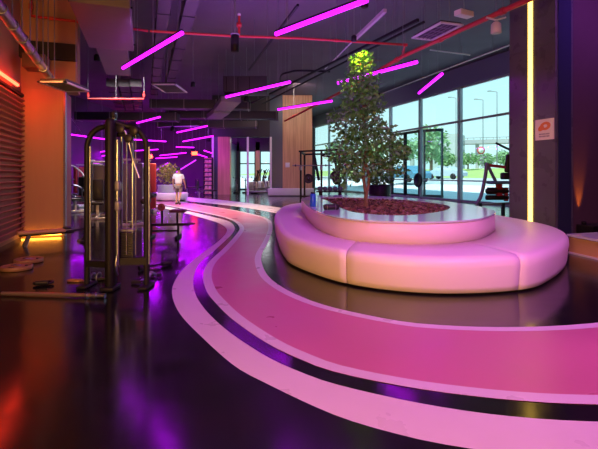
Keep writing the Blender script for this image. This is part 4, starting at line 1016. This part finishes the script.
for x in (-.62,.6): 
    MB().tube([(x-.02,-.10,0),(x+.02,-.10,0)], .045, 12).build('collar', M_black, r)
for i, (px, py, d, lab) in enumerate([(308.5,178.5,17.2,'black weight plate stored on the left side of the squat rack'),(335,176,17.0,'black weight plate stored on the right side of the squat rack'),(337,180,17.4,'second black weight plate stored low on the right side of the squat rack')]):
    z = CAM_H+(HOR-py)*d/FPX; r = thing('weight_plate', (gx(px,d), d, z), 0, lab, 'weight plate')
    m = MB(); plate_disc(m, (0,0,0), .19, .06, 'Y'); m.build('disc', M_pad, r)
    MB().tube([(0,-.05,0),(0,.45,.02)], .02, 8).build('storage_peg', M_chrome, r)
# dumbbells on a rack
dr = thing('dumbbell_rack', (gx(330,16.2), 16.2, 0), 0, 'black dumbbell stand behind the planter left of the ficus trunk', 'rack')
for x in (-.38,.38): MB().bar((x,0,0),(x,0,.80), .06).build('leg', M_black, dr); MB().rbox((x,0,.03), (.08,.5,.05), .015).build('foot_bar', M_black, dr)
MB().rbox((0,0,.80), (1.0,.34,.04), .01).build('shelf', M_black, dr)
def dumbbell(loc, label):
    r = thing('dumbbell', loc, 0, label, 'dumbbell', 'dumbbells on the stand')
    for s_ in (-1,1): MB().lathe([(0,-.06),(.07,-.06),(.085,-.045),(.085,.045),(.07,.06),(0,.06)], (0,s_*.10,0), 14, Matrix.Rotation(PI/2,3,'X')).build('head', mat('slate_rubber', (.05,.08,.10), .4), r)
    MB().tube([(0,-.06,0),(0,.06,0)], .018, 8).build('handle', M_chrome, r)
    return r
labs = ['leftmost of the row','second from the left','in the middle of the row','second from the right','rightmost of the row']
db = dumbbell((dr.location.x-.38, 16.2, .907), 'dark dumbbell on the stand behind the planter, leftmost of the row')
for k in range(1,5): dup(db, (dr.location.x-.38+k*.19, 16.2, .907), 0, 'dark dumbbell on the stand behind the planter, '+labs[k])

# press machine at the windows, half behind the column
d = 14.0; cx_ = gx(496, d)
pm = thing('press_machine', (cx_, d, 0), 0, 'red and slate plate-loaded press machine at the window, half hidden by the grey column', 'weight machine')
def q(px, py, dy=0): return Vector((gx(px,d+dy)-cx_, dy, CAM_H+(HOR-py)*(d+dy)/FPX))
slate = mat('slate_frame', (.16,.20,.27), .35)
MB().tube(catmull([q(476,205),q(481,196),q(485,178),q(487,163)], 5), .055, 10).build('curved_frame', slate, pm)
MB().tube(catmull([q(487,163),q(491,172),q(497,184)], 4), .05, 10).build('brace', slate, pm)
MB().bar(q(486,165), q(513,168), .07, .09).build('top_beam', mat('machine_red', (.42,.035,.06), .4), pm)
MB().bar(q(476,205), q(514,203), .07, .07).build('base_beam', slate, pm)
MB().rbox(q(500,182.5), (.72,.45,.10), .04).build('seat_pad', mat('navy_vinyl', (.10,.20,.34), .4), pm)
MB().rbox(q(509.5,163.5), (.26,.14,.58), .05, M=Matrix.Rotation(R(6),3,'Y')).build('back_pad', M_pad, pm)
MB().rbox(q(508,176), (.40,.3,.22), .05).build('lumbar_pad', M_pad, pm)
MB().bar(q(499,184), q(499,197), .16, .12, up=(0,1,0)).build('red_column', MATS['machine_red'], pm)
MB().bar(q(506,188), q(506,201), .10, .10, up=(0,1,0)).build('red_post', MATS['machine_red'], pm)
MB().tube(catmull([q(513,151),q(505,147.5),q(496,143)], 5), .035, 10).build('handle_arm', M_black, pm)
for py in (191, 197.5): MB().lathe([(0,-.35),(.07,-.35),(.08,-.33),(.08,.33),(.07,.35),(0,.35)], q(497,py), 14, Matrix.Rotation(PI/2,3,'Y')).build('roller_pad', M_pad, pm)
for py in (188,194): MB().tube([q(487,py), q(513,py)], .022, 8).build('rod', M_chrome, pm)
for px in (480, 503):
    MB().bar(q(px,203), Vector((q(px,203).x,0,0)), .09, .09).build('leg', M_frame, pm)
    MB().rbox((q(px,203).x,0,.025), (.12,.9,.05), .015).build('foot_bar', slate, pm)

# cardio machines behind the openings
def bike(x, y, rz, label):
    r = thing('exercise_bike', (x,y,0), rz, label, 'exercise bike', 'exercise bikes behind the opening')
    for y_ in (-.5,.5): MB().rbox((0,y_,.04), (.5,.08,.07), .02).build('foot_bar', M_black, r)
    MB().bar((0,-.5,.08),(0,.5,.08), .08).build('base_beam', M_black, r)
    m = MB(); m.lathe([(0,-.03),(.24,-.03),(.27,-.02),(.27,.02),(.24,.03),(0,.03)], (0,-.38,.42), 22, Matrix.Rotation(PI/2,3,'Y')); m.build('flywheel', M_black, r)
    m = MB(); m.tube([(.035,-.38+.25*math.cos(a),.42+.25*math.sin(a)) for a in [2*PI*i/22 for i in range(22)]], .02, 6, closed=True); m.build('flywheel_rim', M_white, r)
    MB().bar((0,.3,.1),(0,.38,.95), .06).build('seat_post', M_grey, r); MB().rbox((0,.38,.98), (.20,.28,.07), .03).build('saddle', M_pad, r)
    MB().bar((0,-.3,.5),(0,-.48,1.15), .06).build('bar_post', M_grey, r); MB().tube(catmull([(-.22,-.7,1.25),(-.22,-.5,1.16),(.22,-.5,1.16),(.22,-.7,1.25)],5), .02, 8).build('handlebar', M_black, r)
    MB().bar((0,.3,.45),(0,-.4,.5), .07).build('frame', M_black, r)
    return r
bk = bike(gx(236.5,33.2), 33.2, R(8), 'exercise bike with white-rimmed wheel behind the opening, leftmost of three')
dup(bk, (gx(245.5,33.4), 33.4, 0), R(8), 'exercise bike with white-rimmed wheel behind the opening, middle of three')
dup(bk, (gx(254,33.4), 33.4, 0), R(8), 'exercise bike with white-rimmed wheel behind the opening, rightmost of three')
def elliptical(x, y, rz, label):
    r = thing('elliptical_trainer', (x,y,0), rz, label, 'elliptical trainer', 'elliptical trainers behind the opening')
    MB().rbox((0,0,.08), (.3,1.7,.10), .03).build('base_beam', M_grey, r)
    for y_ in (-.8,.8): MB().rbox((0,y_,.04), (.65,.09,.08), .02).build('foot_bar', M_black, r)
    MB().rbox((0,.45,.5), (.28,.7,.75), .12).build('drive_housing', M_white, r)
    MB().bar((0,.2,.6),(0,.05,1.55), .08).build('mast', M_black, r); MB().rbox((0,.02,1.62), (.36,.10,.28), .03, M=Matrix.Rotation(R(-15),3,'X')).build('console', M_black, r)
    for s_ in (-1,1):
        MB().tube(catmull([(s_*.26,.2,.4),(s_*.26,.12,1.1),(s_*.25,-.1,1.6),(s_*.22,-.22,1.85)],5), .032, 8).build('handle_arm', M_black, r)
        MB().rbox((s_*.17,-.25,.32), (.14,.42,.06), .02).build('foot_pedal', M_pad, r); MB().bar((s_*.17,.3,.35),(s_*.17,-.5,.28), .05).build('pedal_rail', M_grey, r)
    return r
el = elliptical(gx(258.5,34.5), 34.5, R(75), 'black and white elliptical trainer behind the opening, leftmost of three')
dup(el, (gx(265,35.8), 35.8, 0), R(75), 'black and white elliptical trainer behind the opening, middle of three')
dup(el, (gx(270.5,37.6), 37.6, 0), R(75), 'black and white elliptical trainer behind the opening, next to the dark pier')
r = thing('treadmill', (gx(257.5,32.6), 32.6, 0), R(84), 'flat grey treadmill deck on the floor of the opening before the ellipticals', 'treadmill')
MB().rbox((0,0,.14), (.7,1.7,.14), .04).build('deck', M_grey, r); MB().box((0,-.05,.215), (.5,1.5,.01)).build('belt', M_pad, r)
for s_ in (-1,1): MB().bar((s_*.33,-.75,.15),(s_*.33,-.55,1.2), .06).build('upright', M_grey, r)
MB().rbox((0,-.55,1.22), (.7,.2,.12), .04).build('console', M_black, r)
# light switch on oak panel
tag(MB().rbox((0,0,0), (.30,.03,.34), .01).build('wall_panel', M_white, None, (gx(287.5,31), YB-.02, CAM_H+(HOR-165)*31/FPX)), 'small white control panel on the tall oak wall panel', 'control panel')
r = thing('planter_box', (gx(291,29), 29.0, 0), 0, 'low pale box bench on the floor before the oak panel', 'box')
MB().rbox((0,0,.27), (3.0,.5,.46), .03).build('body', M_white, r); MB().box((0,0,.02), (2.8,.4,.04)).build('base', M_black, r)

# ================================================================ walking person
def skin_mesh(name, verts, edges, radii, m, parent, root=0, sub=2):
    me = D.meshes.new(name); me.from_pydata(verts, edges, []); o = D.objects.new(name, me); C.objects.link(o)
    md = o.modifiers.new('skin', 'SKIN'); md.use_smooth_shade = True
    sv = me.skin_vertices[0].data if me.skin_vertices else None
    if sv is None:
        bm = bmesh.new(); bm.from_mesh(me); bm.verts.layers.skin.verify(); bm.to_mesh(me); bm.free(); sv = me.skin_vertices[0].data
    for i, q_ in enumerate(radii): sv[i].radius = q_ if isinstance(q_, tuple) else (q_, q_); sv[i].use_root = (i == root)
    s_ = o.modifiers.new('subdivision', 'SUBSURF'); s_.levels = sub; s_.render_levels = sub
    me.materials.append(m); o.parent = parent
    return o
M_skin = mat('skin', (.45,.24,.16), .5); M_hair = mat('dark_hair', (.02,.015,.012), .6)
pr = thing('person', (gx(178.5,20.9), 20.9, 0), R(-6), 'person in white t-shirt and grey shorts walking away towards the distant planter', 'person')
V_ = [(0,0,.94),(0,0,1.10),(0,.0,1.28),(0,.0,1.42),(0,.01,1.50),(0,.02,1.58),(0,.03,1.66),
      (-.09,0,.88),(-.10,.06,.50),(-.10,-.03,.10),(-.11,.09,.045),
      (.09,0,.88),(.10,-.04,.50),(.10,-.22,.13),(.11,-.13,.05),
      (-.18,0,1.40),(-.26,-.03,1.14),(-.28,.06,.90),(-.28,.09,.82),
      (.18,0,1.40),(.27,-.02,1.14),(.30,.08,.92),(.30,.12,.84)]
E_ = [(0,1),(1,2),(2,3),(3,4),(4,5),(5,6),(0,7),(7,8),(8,9),(9,10),(0,11),(11,12),(12,13),(13,14),(3,15),(15,16),(16,17),(17,18),(3,19),(19,20),(20,21),(21,22)]
R_ = [(.13,.10),(.12,.09),(.14,.10),(.12,.08),.05,.055,.065,.085,.058,.038,.035,.085,.058,.038,.035,.055,.042,.032,.03,.055,.042,.032,.03]
skin_mesh('body', V_, E_, R_, M_skin, pr)
h = MB(); h.ball((0,.02,1.655), .098, 16, 12, (.86,1.02,1.15)); 
h.ball((0,.115,1.645), .018, 8, 6); [h.ball((s_*.085,.02,1.65), .02, 8, 6, (.5,1,1.5)) for s_ in (-1,1)]; h.build('head', M_skin, pr)
h = MB(); h.ball((0,.005,1.685), .104, 16, 10, (.90,1.0,1.0)); h.build('hair', M_hair, pr)
SV = [(0,0,.93),(0,0,1.12),(0,0,1.28),(0,0,1.41),(0,.005,1.47),(-.19,0,1.39),(-.245,-.02,1.20),(.19,0,1.39),(.25,-.015,1.20)]
skin_mesh('t_shirt', SV, [(0,1),(1,2),(2,3),(3,4),(3,5),(5,6),(3,7),(7,8)], [(.19,.13),(.19,.13),(.20,.14),(.15,.11),.065,.075,.07,.075,.07], mat('white_cotton', (.80,.78,.80), .85), pr)
skin_mesh('shorts', [(0,0,.93),(-.095,0,.84),(-.105,.05,.55),(.095,0,.84),(.105,-.03,.55)], [(0,1),(1,2),(0,3),(3,4)], [(.17,.13),.115,.095,.115,.095], mat('grey_brown_cotton', (.20,.16,.15), .85), pr)
# hands with fingers, and shoes
for s_, hx, hy, hz in ((-1,-.28,.09,.82),(1,.30,.12,.84)):
    vs = [(hx,hy,hz),(hx,hy+.01,hz-.05)]; es = [(0,1)]; rr = [.026,(.022,.034)]
    for k in range(4):
        o_ = (k-1.5)*.019; L = (.068,.078,.074,.058)[k]; b_ = len(vs)
        vs += [(hx, hy+.01+o_, hz-.085),(hx-s_*.008, hy+.01+o_, hz-.085-L*.5),(hx-s_*.022, hy+.01+o_, hz-.085-L)]; es += [(1,b_),(b_,b_+1),(b_+1,b_+2)]; rr += [.0095,.0088,.0078]
    b_ = len(vs); vs += [(hx-s_*.02,hy+.045,hz-.04),(hx-s_*.028,hy+.06,hz-.075)]; es += [(0,b_),(b_,b_+1)]; rr += [.011,.009]
    skin_mesh('hand', vs, es, rr, M_skin, pr, 0, 1)
for x, y, rx_ in ((-.10,.03,0),(.105,-.19,R(-28))):
    MB().rbox((x,y,.05 if rx_ == 0 else .085), (.09,.26,.09), .04, M=Matrix.Rotation(rx_,3,'X')).build('shoe', mat('dark_shoe', (.10,.06,.05), .6), pr)
